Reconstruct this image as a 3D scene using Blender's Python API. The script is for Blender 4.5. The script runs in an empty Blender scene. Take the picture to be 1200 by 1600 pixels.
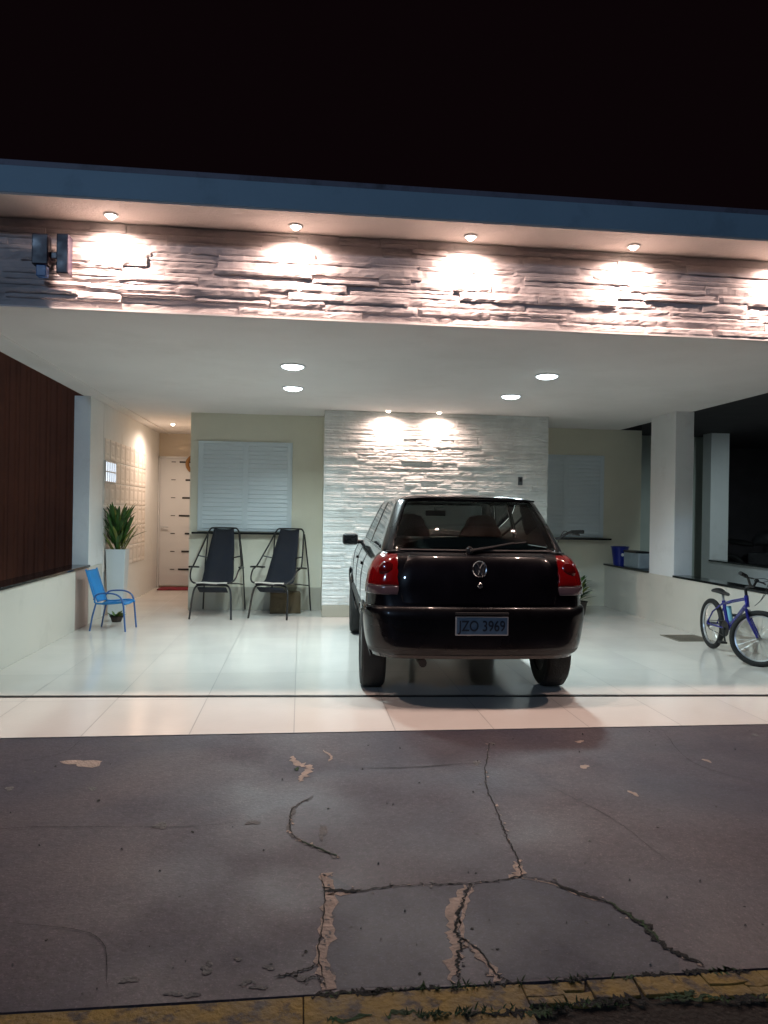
import bpy, bmesh, math, random
from mathutils import Vector, Matrix
from mathutils import noise as mnoise
PI = math.pi
S = bpy.context.scene
COL = S.collection

# ---------------------------------------------------------------- camera, world, lights, exposure
YAW = math.radians(6.5); ROLL = 0.016
Fw = Vector((math.sin(YAW), math.cos(YAW), 0)); R0 = Vector((math.cos(YAW), -math.sin(YAW), 0)); U0 = Vector((0, 0, 1))
Rv = math.cos(ROLL)*R0 + math.sin(ROLL)*U0
Uv = -math.sin(ROLL)*R0 + math.cos(ROLL)*U0
cam = bpy.data.cameras.new('camera'); camo = bpy.data.objects.new('camera', cam); COL.objects.link(camo)
M = Matrix((Rv, Uv, -Fw)).transposed().to_4x4(); M.translation = Vector((0, 0, 1.30)); camo.matrix_world = M
cam.sensor_fit = 'VERTICAL'; cam.sensor_height = 36; cam.lens = 1140/1600*36
cam.clip_start = .05; cam.clip_end = 500
S.camera = camo
w = bpy.data.worlds.new('World'); S.world = w; w.use_nodes = True
bg = w.node_tree.nodes['Background']; bg.inputs[0].default_value = (.0030, .0013, .0018, 1); bg.inputs[1].default_value = 1.0
S.view_settings.view_transform = 'Standard'; S.view_settings.look = 'None'
S.view_settings.exposure = 0; S.view_settings.gamma = 1

def lamp(name, kind, loc, power, color, target=None, **kw):
    l = bpy.data.lights.new(name, kind); l.energy = power; l.color = color
    for k, v in kw.items(): setattr(l, k, v)
    o = bpy.data.objects.new(name, l); COL.objects.link(o); o.location = loc
    if target: o.rotation_euler = (Vector(target)-Vector(loc)).to_track_quat('-Z', 'Y').to_euler()
    return o
COOL = (.78, .97, 1.0); WARM = (1.0, .71, .61); HALL = (1.0, .77, .61)
P_LED = 37; P_SPOT = 36; P_SPOT_IN = 24; P_HALL = 60; P_STREET = 300; WIDE = 1.8
# the street lamp on the far pavement, behind the photographer
lamp('street_light', 'AREA', (-5.5, -9, 7.5), P_STREET, (.46, .68, 1.0), (1, 6, 1.5), shape='DISK', size=.5)

# ---------------------------------------------------------------- mesh helpers
class MB:
    def __init__(s): s.v = []; s.f = []; s.m = []; s.cur = 0
    def mat(s, i): s.cur = i; return s
    def add(s, vs, fs):
        b = len(s.v); s.v += [tuple(v) for v in vs]
        for f in fs: s.f.append(tuple(i+b for i in f)); s.m.append(s.cur)
    def box(s, x0, x1, y0, y1, z0, z1):
        s.add([(x, y, z) for x in (x0, x1) for y in (y0, y1) for z in (z0, z1)],
              [(0, 1, 3, 2), (4, 6, 7, 5), (0, 4, 5, 1), (2, 3, 7, 6), (0, 2, 6, 4), (1, 5, 7, 3)])
        return s
    def obox(s, c, d, u, hw, hl, hh):   # oriented box: centre, forward, up
        c = Vector(c); d = Vector(d).normalized(); u = Vector(u); r = d.cross(u).normalized(); u = r.cross(d)
        s.add([c+r*a*hw+d*b*hl+u*e*hh for a in (-1, 1) for b in (-1, 1) for e in (-1, 1)],
              [(0, 1, 3, 2), (4, 6, 7, 5), (0, 4, 5, 1), (2, 3, 7, 6), (0, 2, 6, 4), (1, 5, 7, 3)])
        return s
    def tube(s, pts, r, n=10, closed=False, flat=1.0):
        pts = [Vector(p) for p in pts]; N = len(pts); rings = []
        rr = r if isinstance(r, (list, tuple)) else [r]*N
        prev = None
        for i, p in enumerate(pts):
            if closed: t = pts[(i+1) % N]-pts[i-1]
            else: t = pts[min(i+1, N-1)]-pts[max(i-1, 0)]
            t.normalize()
            if prev is None:
                a = Vector((0, 0, 1)) if abs(t.z) < .9 else Vector((1, 0, 0))
                u = t.cross(a).normalized()
            else:
                u = (prev - t*prev.dot(t))
                u = u.normalized() if u.length > 1e-6 else t.orthogonal().normalized()
            prev = u; v2 = t.cross(u)
            rings.append([p+(u*math.cos(2*PI*k/n)+v2*math.sin(2*PI*k/n)*flat)*rr[i] for k in range(n)])
        vs = [v for r_ in rings for v in r_]; fs = []
        for i in range(N if closed else N-1):
            j = (i+1) % N
            for k in range(n): fs.append((i*n+k, i*n+(k+1) % n, j*n+(k+1) % n, j*n+k))
        if not closed: fs += [tuple(range(n))[::-1], tuple((N-1)*n+k for k in range(n))]
        s.add(vs, fs); return s
    def cyl(s, a, b, r, n=16): return s.tube([a, b], r, n)
    def lathe(s, prof, c=(0, 0, 0), axis='z', n=32):   # prof: (radius, height)
        vs = []; c = Vector(c)
        for (r, h) in prof:
            for k in range(n):
                a = 2*PI*k/n; p = (r*math.cos(a), r*math.sin(a), h)
                if axis == 'x': p = (h, p[0], p[1])
                if axis == 'y': p = (p[1], h, p[0])
                vs.append(c+Vector(p))
        fs = [(i*n+k, i*n+(k+1) % n, (i+1)*n+(k+1) % n, (i+1)*n+k) for i in range(len(prof)-1) for k in range(n)]
        s.add(vs, fs); return s
    def poly(s, pts, z0, z1):   # vertical prism
        n = len(pts)
        s.add([(x, y, z0) for x, y in pts]+[(x, y, z1) for x, y in pts],
              [tuple(range(n))[::-1], tuple(range(n, 2*n))]+[(i, (i+1) % n, n+(i+1) % n, n+i) for i in range(n)])
        return s
    def grid(s, P):   # P[i][j]
        a = len(P); b = len(P[0])
        s.add([p for r in P for p in r], [(i*b+j, i*b+j+1, (i+1)*b+j+1, (i+1)*b+j) for i in range(a-1) for j in range(b-1)])
        return s
    def build(s, name, mats, parent=None, smooth=False, bevel=0, bseg=2, sub=0, solid=0, angle=35):
        me = bpy.data.meshes.new(name); me.from_pydata(s.v, [], s.f)
        if not isinstance(mats, (list, tuple)): mats = [mats]
        for m in mats: me.materials.append(m)
        me.polygons.foreach_set('material_index', s.m)
        bm = bmesh.new(); bm.from_mesh(me); bmesh.ops.recalc_face_normals(bm, faces=bm.faces)
        if smooth:
            ca = math.cos(math.radians(angle))
            for f in bm.faces: f.smooth = True
            for e in bm.edges:
                if len(e.link_faces) == 2 and e.link_faces[0].normal.dot(e.link_faces[1].normal) < ca: e.smooth = False
        bm.to_mesh(me); bm.free()
        o = bpy.data.objects.new(name, me); COL.objects.link(o)
        if parent: o.parent = parent
        if solid:
            m = o.modifiers.new('s', 'SOLIDIFY'); m.thickness = solid; m.offset = -1
        if bevel:
            m = o.modifiers.new('b', 'BEVEL'); m.width = bevel; m.segments = bseg; m.limit_method = 'ANGLE'; m.angle_limit = math.radians(40)
            m.harden_normals = False
        if sub:
            m = o.modifiers.new('u', 'SUBSURF'); m.levels = sub; m.render_levels = sub
        return o

def thing(name, label, cat, loc=(0, 0, 0), rz=0, group=None, scale=1):
    o = bpy.data.objects.new(name, None); COL.objects.link(o); o.location = loc; o.rotation_euler = (0, 0, rz)
    o.scale = (scale,)*3; o.empty_display_size = .1
    tag(o, label, cat, group); return o
def tag(o, label, cat, group=None):
    o['label'] = label; o['category'] = cat
    if group: o['group'] = group
    return o
def struct(o): o['kind'] = 'structure'; return o
def copy_tree(o, parent=None):
    c = o.copy(); COL.objects.link(c)
    if parent: c.parent = parent
    for ch in list(o.children): copy_tree(ch, c)
    return c
def bez(pts, n=8):   # smooth Catmull-Rom through points
    P = [Vector(p) for p in pts]; P = [2*P[0]-P[1]]+P+[2*P[-1]-P[-2]]; out = []
    for i in range(1, len(P)-2):
        a, b, c, d = P[i-1:i+3]
        for k in range(n):
            t = k/n
            out.append(.5*((2*b)+(c-a)*t+(2*a-5*b+4*c-d)*t*t+(3*b-a-3*c+d)*t**3))
    out.append(P[-2]); return out

def leaf_mesh(mb, base, az, ln, wd, lean, droop, seg=6):
    base = Vector(base); d = Vector((math.cos(az), math.sin(az), 0)); sd = Vector((-d.y, d.x, 0)); P = []
    for i in range(seg+1):
        t = i/seg; out = lean*ln*t+droop*ln*t*t*.6; up = ln*t*math.sqrt(max(0, 1-min(lean, .95)**2))-droop*ln*t*t*.5
        c = base+d*out+Vector((0, 0, up)); w_ = wd*(math.sin(PI*min(1, .12+t*.86))**.7)*.5
        P.append([c-sd*w_+Vector((0, 0, w_*.25)), c, c+sd*w_+Vector((0, 0, w_*.25))])
    mb.grid(P)

# ---------------------------------------------------------------- materials
def mat(name, col, rough=.5, metal=0, bump=0, bscale=40, var=0, vscale=3, coat=0, spec=.5, emit=None, estr=0, detail=4):
    m = bpy.data.materials.new(name); m.use_nodes = True; nt = m.node_tree; N = nt.nodes; L = nt.links
    p = N['Principled BSDF']; p.inputs['Base Color'].default_value = (*col, 1); p.inputs['Roughness'].default_value = rough
    p.inputs['Metallic'].default_value = metal; p.inputs['Coat Weight'].default_value = coat; p.inputs['Specular IOR Level'].default_value = spec
    p.inputs['Coat Roughness'].default_value = .04
    if emit: p.inputs['Emission Color'].default_value = (*emit, 1); p.inputs['Emission Strength'].default_value = estr
    g = N.new('ShaderNodeNewGeometry')
    if var:
        n = N.new('ShaderNodeTexNoise'); n.inputs['Scale'].default_value = vscale; n.inputs['Detail'].default_value = 5
        L.new(g.outputs['Position'], n.inputs['Vector'])
        r = N.new('ShaderNodeMapRange'); r.inputs['From Min'].default_value = .3; r.inputs['From Max'].default_value = .7
        r.inputs['To Min'].default_value = 1-var; r.inputs['To Max'].default_value = 1+var
        L.new(n.outputs[0], r.inputs['Value'])
        v = N.new('ShaderNodeVectorMath'); v.operation = 'SCALE'; v.inputs[0].default_value = col
        L.new(r.outputs[0], v.inputs['Scale']); L.new(v.outputs[0], p.inputs['Base Color'])
        r2 = N.new('ShaderNodeMapRange'); r2.inputs['From Min'].default_value = .3; r2.inputs['From Max'].default_value = .7
        r2.inputs['To Min'].default_value = max(rough-.3*var, 0.01); r2.inputs['To Max'].default_value = min(rough+.3*var, 1)
        L.new(n.outputs[0], r2.inputs['Value']); L.new(r2.outputs[0], p.inputs['Roughness'])
    if bump:
        n2 = N.new('ShaderNodeTexNoise'); n2.inputs['Scale'].default_value = bscale; n2.inputs['Detail'].default_value = detail
        L.new(g.outputs['Position'], n2.inputs['Vector'])
        b = N.new('ShaderNodeBump'); b.inputs['Strength'].default_value = bump; b.inputs['Distance'].default_value = .01
        L.new(n2.outputs[0], b.inputs['Height']); L.new(b.outputs[0], p.inputs['Normal'])
    return m

MT = dict(
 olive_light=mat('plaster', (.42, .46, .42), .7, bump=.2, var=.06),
 wall_white=mat('white_paint', (.78, .80, .80), .6, bump=.15, bscale=60, var=.03),
 wall_beige=mat('beige_paint', (.68, .66, .54), .6, bump=.15, bscale=60, var=.03),
 ceiling=mat('ceiling_paint', (.80, .77, .75), .8, bump=.1, bscale=40, var=.03, vscale=1.5),
 lip=mat('blue_grey_paint', (.30, .44, .54), .6, bump=.15, var=.06, vscale=2),
 soffit=mat('soffit_paint', (.66, .60, .55), .7, bump=.3, bscale=50, var=.05),
 cap=mat('cap_metal', (.20, .19, .24), .6, var=.15, vscale=4),
 stone=mat('facade_stone', (.53, .48, .47), .85, bump=.45, bscale=22, var=.16, vscale=5, detail=8),
 stone_w=mat('white_stone', (.68, .70, .68), .8, bump=.45, bscale=26, var=.12, vscale=6, detail=8),
 granite=mat('black_granite', (.012, .013, .014), .12, var=.3, vscale=60),
 skirting=mat('skirting_tile', (.42, .40, .33), .3, var=.08),
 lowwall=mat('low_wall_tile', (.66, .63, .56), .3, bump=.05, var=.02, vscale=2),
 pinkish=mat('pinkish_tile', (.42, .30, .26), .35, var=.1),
 shutter=mat('white_aluminium', (.62, .70, .74), .35, var=.02),
 door=mat('door_white', (.62, .62, .62), .35, var=.02),
 dark=mat('dark_slot', (.01, .01, .012), .4),
 black_metal=mat('black_metal', (.015, .014, .014), .35, var=.2, vscale=20),
 brown_leg=mat('worn_metal', (.03, .022, .018), .5, var=.3, vscale=15),
 sling=mat('black_sling', (.010, .012, .020), .85, bump=.6, bscale=250, var=.25, vscale=12),
 white_piping=mat('white_piping', (.5, .47, .42), .7, bump=.3),
 blue_sling=mat('blue_sling', (.012, .22, .55), .6, bump=.4, bscale=250, var=.08, vscale=10),
 blue_tube=mat('blue_tube', (.04, .12, .32), .35, var=.15, vscale=20),
 rubber=mat('rubber', (.010, .010, .010), .75, bump=.4, bscale=80, var=.2, vscale=20),
 plastic=mat('black_plastic', (.012, .012, .013), .45, bump=.15, bscale=200),
 paint=mat('car_paint', (.0015, .0015, .003), .3, coat=1, spec=.1, bump=.02, bscale=9, var=.2, vscale=4),
 bumper=mat('bumper_paint', (.002, .002, .003), .3, coat=.5, spec=.15, bump=.02, bscale=9, var=.3, vscale=5),
 dusty=mat('dusty_bumper', (.010, .008, .008), .55, var=.3, vscale=6),
 trim=mat('interior_trim', (.012, .012, .012), .8, bump=.2),
 seat=mat('seat_cloth', (.045, .035, .028), .9, bump=.5, bscale=120, var=.2, vscale=15),
 chrome=mat('chrome', (.75, .77, .80), .15, metal=1),
 alloy=mat('wheel_steel', (.25, .25, .26), .4, metal=1, var=.2, vscale=8),
 red_lens=mat('red_lens', (.12, .002, .003), .12, coat=1),
 red_deep=mat('deep_red_lens', (.07, .002, .003), .15, coat=1),
 clear_lens=mat('clear_lens', (.07, .05, .06), .15, coat=1),
 plate=mat('plate_paint', (.10, .17, .24), .4, var=.1, vscale=30),
 plate_rim=mat('plate_rim', (.50, .50, .50), .3, metal=.5),
 plate_ink=mat('plate_ink', (.012, .018, .03), .5),
 soil=mat('soil', (.02, .014, .01), .95, bump=1, bscale=60),
 leaf=mat('leaf', (.035, .105, .018), .45, var=.5, vscale=14),
 leaf_y=mat('leaf_yellow', (.16, .19, .03), .45, var=.4, vscale=14),
 pot=mat('white_pot', (.62, .68, .70), .35, var=.04),
 terracotta=mat('brown_clay', (.035, .025, .02), .7, var=.2, vscale=10),
 bike_blue=mat('bike_paint', (.020, .022, .20), .22, coat=.8, var=.3, vscale=12),
 bike_grey=mat('bike_paint_dark', (.015, .015, .017), .3, coat=.5),
 silver=mat('silver_rim', (.62, .64, .66), .28, metal=.9),
 cyan=mat('pale_blue_plastic', (.22, .5, .62), .4),
 bucket=mat('blue_bucket', (.008, .02, .22), .35, var=.1, vscale=10),
 label=mat('white_label', (.55, .6, .65), .6),
 foam=mat('grey_box', (.26, .31, .34), .6, var=.1, vscale=10),
 carton=mat('brown_carton', (.085, .06, .03), .85, bump=.3, var=.15, vscale=8),
 red_mat=mat('red_mat', (.20, .015, .03), .95, bump=1, bscale=150, var=.4, vscale=10),
 wicker=mat('wicker', (.30, .15, .05), .8, bump=.8, bscale=80),
 grate=mat('grate_metal', (.20, .175, .14), .55, metal=.2, var=.2, vscale=20),
 drain=mat('drain_metal', (.012, .011, .010), .5, var=.5, vscale=8),
 brownwall=mat('brown_plaster', (.30, .10, .05), .8, bump=.2, bscale=18, var=.12, vscale=3, detail=8),
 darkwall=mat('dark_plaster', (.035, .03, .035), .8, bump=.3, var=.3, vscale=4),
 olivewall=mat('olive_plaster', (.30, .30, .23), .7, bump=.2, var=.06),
 panel=mat('cream_panel', (.74, .70, .66), .5, bump=.1, var=.02),
 hallwall=mat('hall_paint', (.66, .57, .45), .6, bump=.1, var=.03),
 motor=mat('dark_motor', (.03, .03, .034), .4, var=.4, vscale=12),
 grey_plastic=mat('grey_plastic', (.08, .10, .11), .4),
 navy=mat('navy_metal', (.02, .012, .025), .4, var=.4, vscale=10),
 moss=mat('moss', (.012, .035, .008), .95, bump=1, bscale=90, var=.5, vscale=30),
)
def emis(name, col, st):
    m = bpy.data.materials.new(name); m.use_nodes = True; nt = m.node_tree; nt.nodes.clear()
    e = nt.nodes.new('ShaderNodeEmission'); e.inputs[0].default_value = (*col, 1); e.inputs[1].default_value = st
    o = nt.nodes.new('ShaderNodeOutputMaterial'); nt.links.new(e.outputs[0], o.inputs[0]); return m
MT['led'] = emis('led_diffuser', (.80, .95, 1.0), 14); MT['bulb'] = emis('warm_bulb', (1, .78, .62), 22)
MT['litglass'] = emis('lit_glass', (.75, .86, 1.0), 1.6)

def glass_mat(name, tint, ior=1.5, rough=.02):
    m = bpy.data.materials.new(name); m.use_nodes = True; nt = m.node_tree; N = nt.nodes; L = nt.links; N.clear()
    t = N.new('ShaderNodeBsdfTransparent'); t.inputs[0].default_value = (*tint, 1)
    g = N.new('ShaderNodeBsdfGlossy'); g.inputs['Roughness'].default_value = rough
    f = N.new('ShaderNodeFresnel'); f.inputs[0].default_value = ior
    mx = N.new('ShaderNodeMixShader'); o = N.new('ShaderNodeOutputMaterial')
    L.new(f.outputs[0], mx.inputs[0]); L.new(t.outputs[0], mx.inputs[1]); L.new(g.outputs[0], mx.inputs[2]); L.new(mx.outputs[0], o.inputs[0])
    return m
MT['glass'] = glass_mat('tinted_glass', (.78, .90, .86)); MT['glass_side'] = glass_mat('side_glass', (.45, .54, .52), 1.6)

def tile_mat(name, col, x0, y0, sx, sy, rough, joint=.0035, jcol=.55):
    m = bpy.data.materials.new(name); m.use_nodes = True; nt = m.node_tree; N = nt.nodes; L = nt.links; p = N['Principled BSDF']
    g = N.new('ShaderNodeNewGeometry'); sp = N.new('ShaderNodeSeparateXYZ'); L.new(g.outputs['Position'], sp.inputs[0])
    def mth(op, a, b=None):
        n = N.new('ShaderNodeMath'); n.operation = op
        for i, q in enumerate((a, b)):
            if q is None: continue
            if isinstance(q, (int, float)): n.inputs[i].default_value = q
            else: L.new(q, n.inputs[i])
        return n.outputs[0]
    def axis(o, o0, s):
        t = mth('DIVIDE', mth('SUBTRACT', o, o0), s); fl = mth('FLOOR', t); fr = mth('SUBTRACT', t, fl)
        d = mth('MINIMUM', fr, mth('SUBTRACT', 1.0, fr)); return fl, mth('LESS_THAN', d, joint/s)
    fx, jx = axis(sp.outputs[0], x0, sx); fy, jy = axis(sp.outputs[1], y0, sy); j = mth('MAXIMUM', jx, jy)
    cb = N.new('ShaderNodeCombineXYZ'); L.new(fx, cb.inputs[0]); L.new(fy, cb.inputs[1])
    wn = N.new('ShaderNodeTexWhiteNoise'); L.new(cb.outputs[0], wn.inputs['Vector'])
    n = N.new('ShaderNodeTexNoise'); n.inputs['Scale'].default_value = 2.2; n.inputs['Detail'].default_value = 6; L.new(g.outputs['Position'], n.inputs['Vector'])
    k = mth('ADD', mth('MULTIPLY', wn.outputs['Value'], .07), mth('MULTIPLY', n.outputs[0], .14)); k = mth('ADD', k, .88)
    k = mth('MULTIPLY', k, mth('SUBTRACT', 1.0, mth('MULTIPLY', j, 1-jcol)))
    v = N.new('ShaderNodeVectorMath'); v.operation = 'SCALE'; v.inputs[0].default_value = col; L.new(k, v.inputs['Scale']); L.new(v.outputs[0], p.inputs['Base Color'])
    rr = mth('ADD', mth('MULTIPLY', n.outputs[0], .16), rough-.08); rr = mth('ADD', rr, mth('MULTIPLY', j, .4)); L.new(rr, p.inputs['Roughness'])
    # each tile lies a hair out of level
    ns = N.new('ShaderNodeVectorMath'); ns.operation = 'SUBTRACT'; L.new(wn.outputs['Color'], ns.inputs[0]); ns.inputs[1].default_value = (.5, .5, .5)
    sc = N.new('ShaderNodeVectorMath'); sc.operation = 'MULTIPLY'; L.new(ns.outputs[0], sc.inputs[0]); sc.inputs[1].default_value = (.012, .012, 0)
    n3 = N.new('ShaderNodeTexNoise'); n3.inputs['Scale'].default_value = 30; L.new(g.outputs['Position'], n3.inputs['Vector'])
    bp = N.new('ShaderNodeBump'); bp.inputs['Strength'].default_value = .04; bp.inputs['Distance'].default_value = .01; L.new(n3.outputs[0], bp.inputs['Height'])
    ad = N.new('ShaderNodeVectorMath'); ad.operation = 'ADD'; L.new(bp.outputs[0], ad.inputs[0]); L.new(sc.outputs[0], ad.inputs[1])
    nm = N.new('ShaderNodeVectorMath'); nm.operation = 'NORMALIZE'; L.new(ad.outputs[0], nm.inputs[0]); L.new(nm.outputs[0], p.inputs['Normal'])
    return m
MT['floor'] = tile_mat('porcelain_floor', (.66, .625, .58), -.02, 5.10, .60, .80, .13, .003, .42)

def pavement_mat(name, base, warm):
    m = bpy.data.materials.new(name); m.use_nodes = True; nt = m.node_tree; N = nt.nodes; L = nt.links; p = N['Principled BSDF']
    g = N.new('ShaderNodeNewGeometry')
    def noise(s, d, dist=0):
        n = N.new('ShaderNodeTexNoise'); n.inputs['Scale'].default_value = s; n.inputs['Detail'].default_value = d; n.inputs['Distortion'].default_value = dist
        L.new(g.outputs['Position'], n.inputs['Vector']); return n.outputs[0]
    def ramp(f, stops):
        r = N.new('ShaderNodeValToRGB'); e = r.color_ramp.elements
        e[0].position, e[0].color = stops[0][0], (*stops[0][1], 1); e[1].position, e[1].color = stops[-1][0], (*stops[-1][1], 1)
        for q, c in stops[1:-1]: x = e.new(q); x.color = (*c, 1)
        L.new(f, r.inputs[0]); return r.outputs[0]
    big = ramp(noise(1.1, 6, .6), [(.32, base), (.5, tuple(.5*(a+b) for a, b in zip(base, warm))), (.68, warm)])
    fine = ramp(noise(38, 9, .3), [(.3, (.72,)*3), (.5, (1,)*3), (.72, (1.28,)*3)])
    vo = N.new('ShaderNodeTexVoronoi'); vo.inputs['Scale'].default_value = 210; L.new(g.outputs['Position'], vo.inputs['Vector'])
    vs = N.new('ShaderNodeSeparateXYZ'); L.new(vo.outputs['Color'], vs.inputs[0])
    spk = ramp(vs.outputs[0], [(.0, (.55, .55, .58)), (.12, (.9,)*3), (.85, (1.05,)*3), (.93, (1.7, 1.6, 1.5)), (1.0, (2.2, 2.1, 1.9))])
    m1 = N.new('ShaderNodeMix'); m1.data_type = 'RGBA'; m1.blend_type = 'MULTIPLY'; m1.inputs[0].default_value = 1
    L.new(big, m1.inputs[6]); L.new(fine, m1.inputs[7])
    m2 = N.new('ShaderNodeMix'); m2.data_type = 'RGBA'; m2.blend_type = 'MULTIPLY'; m2.inputs[0].default_value = .7
    L.new(m1.outputs[2], m2.inputs[6]); L.new(spk, m2.inputs[7]); L.new(m2.outputs[2], p.inputs['Base Color'])
    rg = N.new('ShaderNodeMapRange'); L.new(noise(1.7, 5), rg.inputs[0]); rg.inputs['From Min'].default_value = .3; rg.inputs['From Max'].default_value = .7
    rg.inputs['To Min'].default_value = .5; rg.inputs['To Max'].default_value = .8; L.new(rg.outputs[0], p.inputs['Roughness'])
    b = N.new('ShaderNodeBump'); b.inputs['Strength'].default_value = .55; b.inputs['Distance'].default_value = .003; L.new(noise(75, 12), b.inputs['Height'])
    L.new(b.outputs[0], p.inputs['Normal'])
    return m
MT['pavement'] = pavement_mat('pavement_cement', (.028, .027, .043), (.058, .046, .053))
MT['road'] = pavement_mat('gutter_cement', (.08, .085, .10), (.14, .12, .11))
MT['crack'] = mat('crack_dark', (.008, .008, .007), .95, bump=1, bscale=120)
MT['bare'] = mat('bare_mortar', (.27, .215, .18), .9, bump=1, bscale=70, var=.25, vscale=18)
MT['greyish'] = mat('grey_scuff', (.10, .10, .10), .9, bump=1, bscale=70, var=.3, vscale=30)
MT['kerb'] = mat('yellow_kerb', (.165, .108, .022), .75, bump=.8, bscale=60, var=.35, vscale=9, detail=8)

def worn(m, col2, lo, hi, scale=7):
    nt = m.node_tree; N = nt.nodes; L = nt.links; p = N['Principled BSDF']; src = p.inputs['Base Color'].links[0].from_socket
    g = N.new('ShaderNodeNewGeometry'); n = N.new('ShaderNodeTexNoise'); n.inputs['Scale'].default_value = scale; n.inputs['Detail'].default_value = 9; n.inputs['Roughness'].default_value = .65
    L.new(g.outputs['Position'], n.inputs['Vector']); r = N.new('ShaderNodeMapRange'); r.inputs['From Min'].default_value = lo; r.inputs['From Max'].default_value = hi
    L.new(n.outputs[0], r.inputs['Value']); x = N.new('ShaderNodeMix'); x.data_type = 'RGBA'; L.new(r.outputs[0], x.inputs[0]); L.new(src, x.inputs[6]); x.inputs[7].default_value = (*col2, 1)
    L.new(x.outputs[2], p.inputs['Base Color'])
worn(MT['kerb'], (.045, .035, .028), .50, .62, 14)
worn(MT['wall_white'], (.66, .67, .66), .55, .8, 3)
worn(MT['ceiling'], (.72, .69, .66), .5, .8, 1.3)
worn(MT['lowwall'], (.52, .49, .43), .55, .85, 2.2)
worn(MT['lip'], (.20, .30, .38), .55, .75, 2.5)
worn(MT['cap'], (.08, .08, .10), .5, .7, 5)
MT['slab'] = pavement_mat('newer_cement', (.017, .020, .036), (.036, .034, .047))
# ---------------------------------------------------------------- ground
rng = random.Random(7)
struct(MB().box(-60, 60, -40, 60, -.4, -.15).build('ground', MT['road']))
struct(MB().box(-14, 16, 4.30, 16, -.1, 0).build('driveway', MT['floor']))

pv = MB(); pv.mat(0)
pv.box(-14, 16, 1.975, 4.297, -.1, -.004)
def strip(mb, pts, wid, z, jit=.35, n=5, seed=0, taper=True):
    r = random.Random(seed); P = bez([(x, y, 0) for x, y in pts], n)
    L_, R_ = [], []
    for i, p in enumerate(P):
        t = (P[min(i+1, len(P)-1)]-P[max(i-1, 0)]); t.normalize(); nrm = Vector((-t.y, t.x, 0))
        k = 1
        if taper: k = min(1, .25+4*min(i, len(P)-1-i)/len(P))
        o = nrm*wid*r.uniform(-jit, jit)
        L_.append((p+o+nrm*wid*.5*k*r.uniform(.4, 1.5))[:2]+(z,)); R_.append((p+o-nrm*wid*.5*k*r.uniform(.4, 1.5))[:2]+(z,))
    mb.grid([L_, R_])
def lerp2(a, b, t): return a+(b-a)*t
def blob(mb, c, rx, ry, z, seed=0, n=18):
    r = random.Random(seed); a0 = r.uniform(0, 6)
    pts = []
    for k in range(n):
        a = 2*PI*k/n; q = 1+.3*math.sin(2*a+a0)+.22*math.sin(3*a+2*a0)+r.uniform(-.16, .16)
        pts.append((c[0]+rx*q*math.cos(a), c[1]+ry*q*math.sin(a), z))
    mb.add(pts, [tuple(range(n))])
Zc = -.0005; Zb = -.0022
A = [(0.097, 2.524), (0.217, 2.497), (0.353, 2.52), (0.511, 2.516), (0.625, 2.515), (0.746, 2.532), (0.808, 2.546), (0.9, 2.502), (0.971, 2.413), (1.042, 2.366), (1.085, 2.264), (1.111, 2.206), (1.11, 2.12), (1.135, 2.053), (1.185, 1.999)]
B = [(0.808, 2.546), (0.833, 2.68), (0.851, 2.899), (0.877, 3.142), (0.92, 3.503), (1.084, 4.039)]
C_ = [(0.612, 2.507), (0.551, 2.386), (0.504, 2.24), (0.503, 2.172), (0.473, 2.08), (0.458, 1.985)]
D_ = [(0.511, 2.188), (0.546, 2.104), (0.56, 2.013), (0.577, 1.985)]
E_ = [(0.107, 2.631), (0.117, 2.463), (0.102, 2.275), (0.088, 2.144), (0.11, 1.99)]
H_ = [(0.078, 3.345), (-0.008, 3.221), (-0.025, 3.089), (-0.018, 2.966), (0.02, 2.894), (0.094, 2.817), (0.169, 2.743)]
pv.mat(2)
strip(pv, [(x-.016, y) for x, y in C_], .036, Zb, .35, 6, 3); strip(pv, [(x+.014, y) for x, y in C_[:4]], .014, Zb, .4, 6, 4)
strip(pv, D_, .026, Zb, .4, 6, 5); strip(pv, E_, .040, Zb, .25, 6, 6, False); strip(pv, [(0.107, 2.487), (0.162, 2.485), (0.222, 2.503)], .018, Zb, .3, 6, 7)
strip(pv, [(.76, 2.54), (.80, 2.57), (.825, 2.66)], .035, Zb, .3, 6, 8); strip(pv, [(x, y-.012) for x, y in A[6:10]], .007, Zb, .3, 6, 9)
strip(pv, [(-0.022, 3.90), (0.0, 3.78), (0.066, 3.72), (0.03, 3.62), (0.015, 3.53)], .045, Zb, .3, 6, 10)
blob(pv, (-1.08, 3.862), .085, .055, Zb, 11); strip(pv, [(0.142, 3.988), (0.182, 3.881), (0.169, 3.802)], .014, Zb, .4, 5, 12)
pv.mat(3)
strip(pv, H_, .016, Zb, .6, 6, 13); blob(pv, (.108, 2.97), .014, .07, Zb, 14)
for i, (x, y) in enumerate([(-0.938, 3.511), (1.612, 4.041), (1.48, 3.637), (1.573, 3.268), (2.18, 3.678), (-0.16, 2.147), (-0.554, 3.079), (-0.24, 2.133), (-0.245, 2.103), (-0.268, 2.0), (-0.092, 2.015), (-0.318, 2.01), (1.102, 4.038), (0.934, 3.732), (-1.315, 3.537), (-0.179, 3.082), (2.728, 4.093), (.0, 2.06), (.02, 2.045), (-.13, 2.04), (-.07, 2.10), (-.45, 2.08)]):
    pv.mat(2 if i in (1, 2, 3, 4) else 3); blob(pv, (x, y), rng.uniform(.010, .024)*(1.4 if y > 3 else 1), rng.uniform(.012, .028)*(1.5 if y > 3 else .7), Zb, 30+i, 12)
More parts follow.
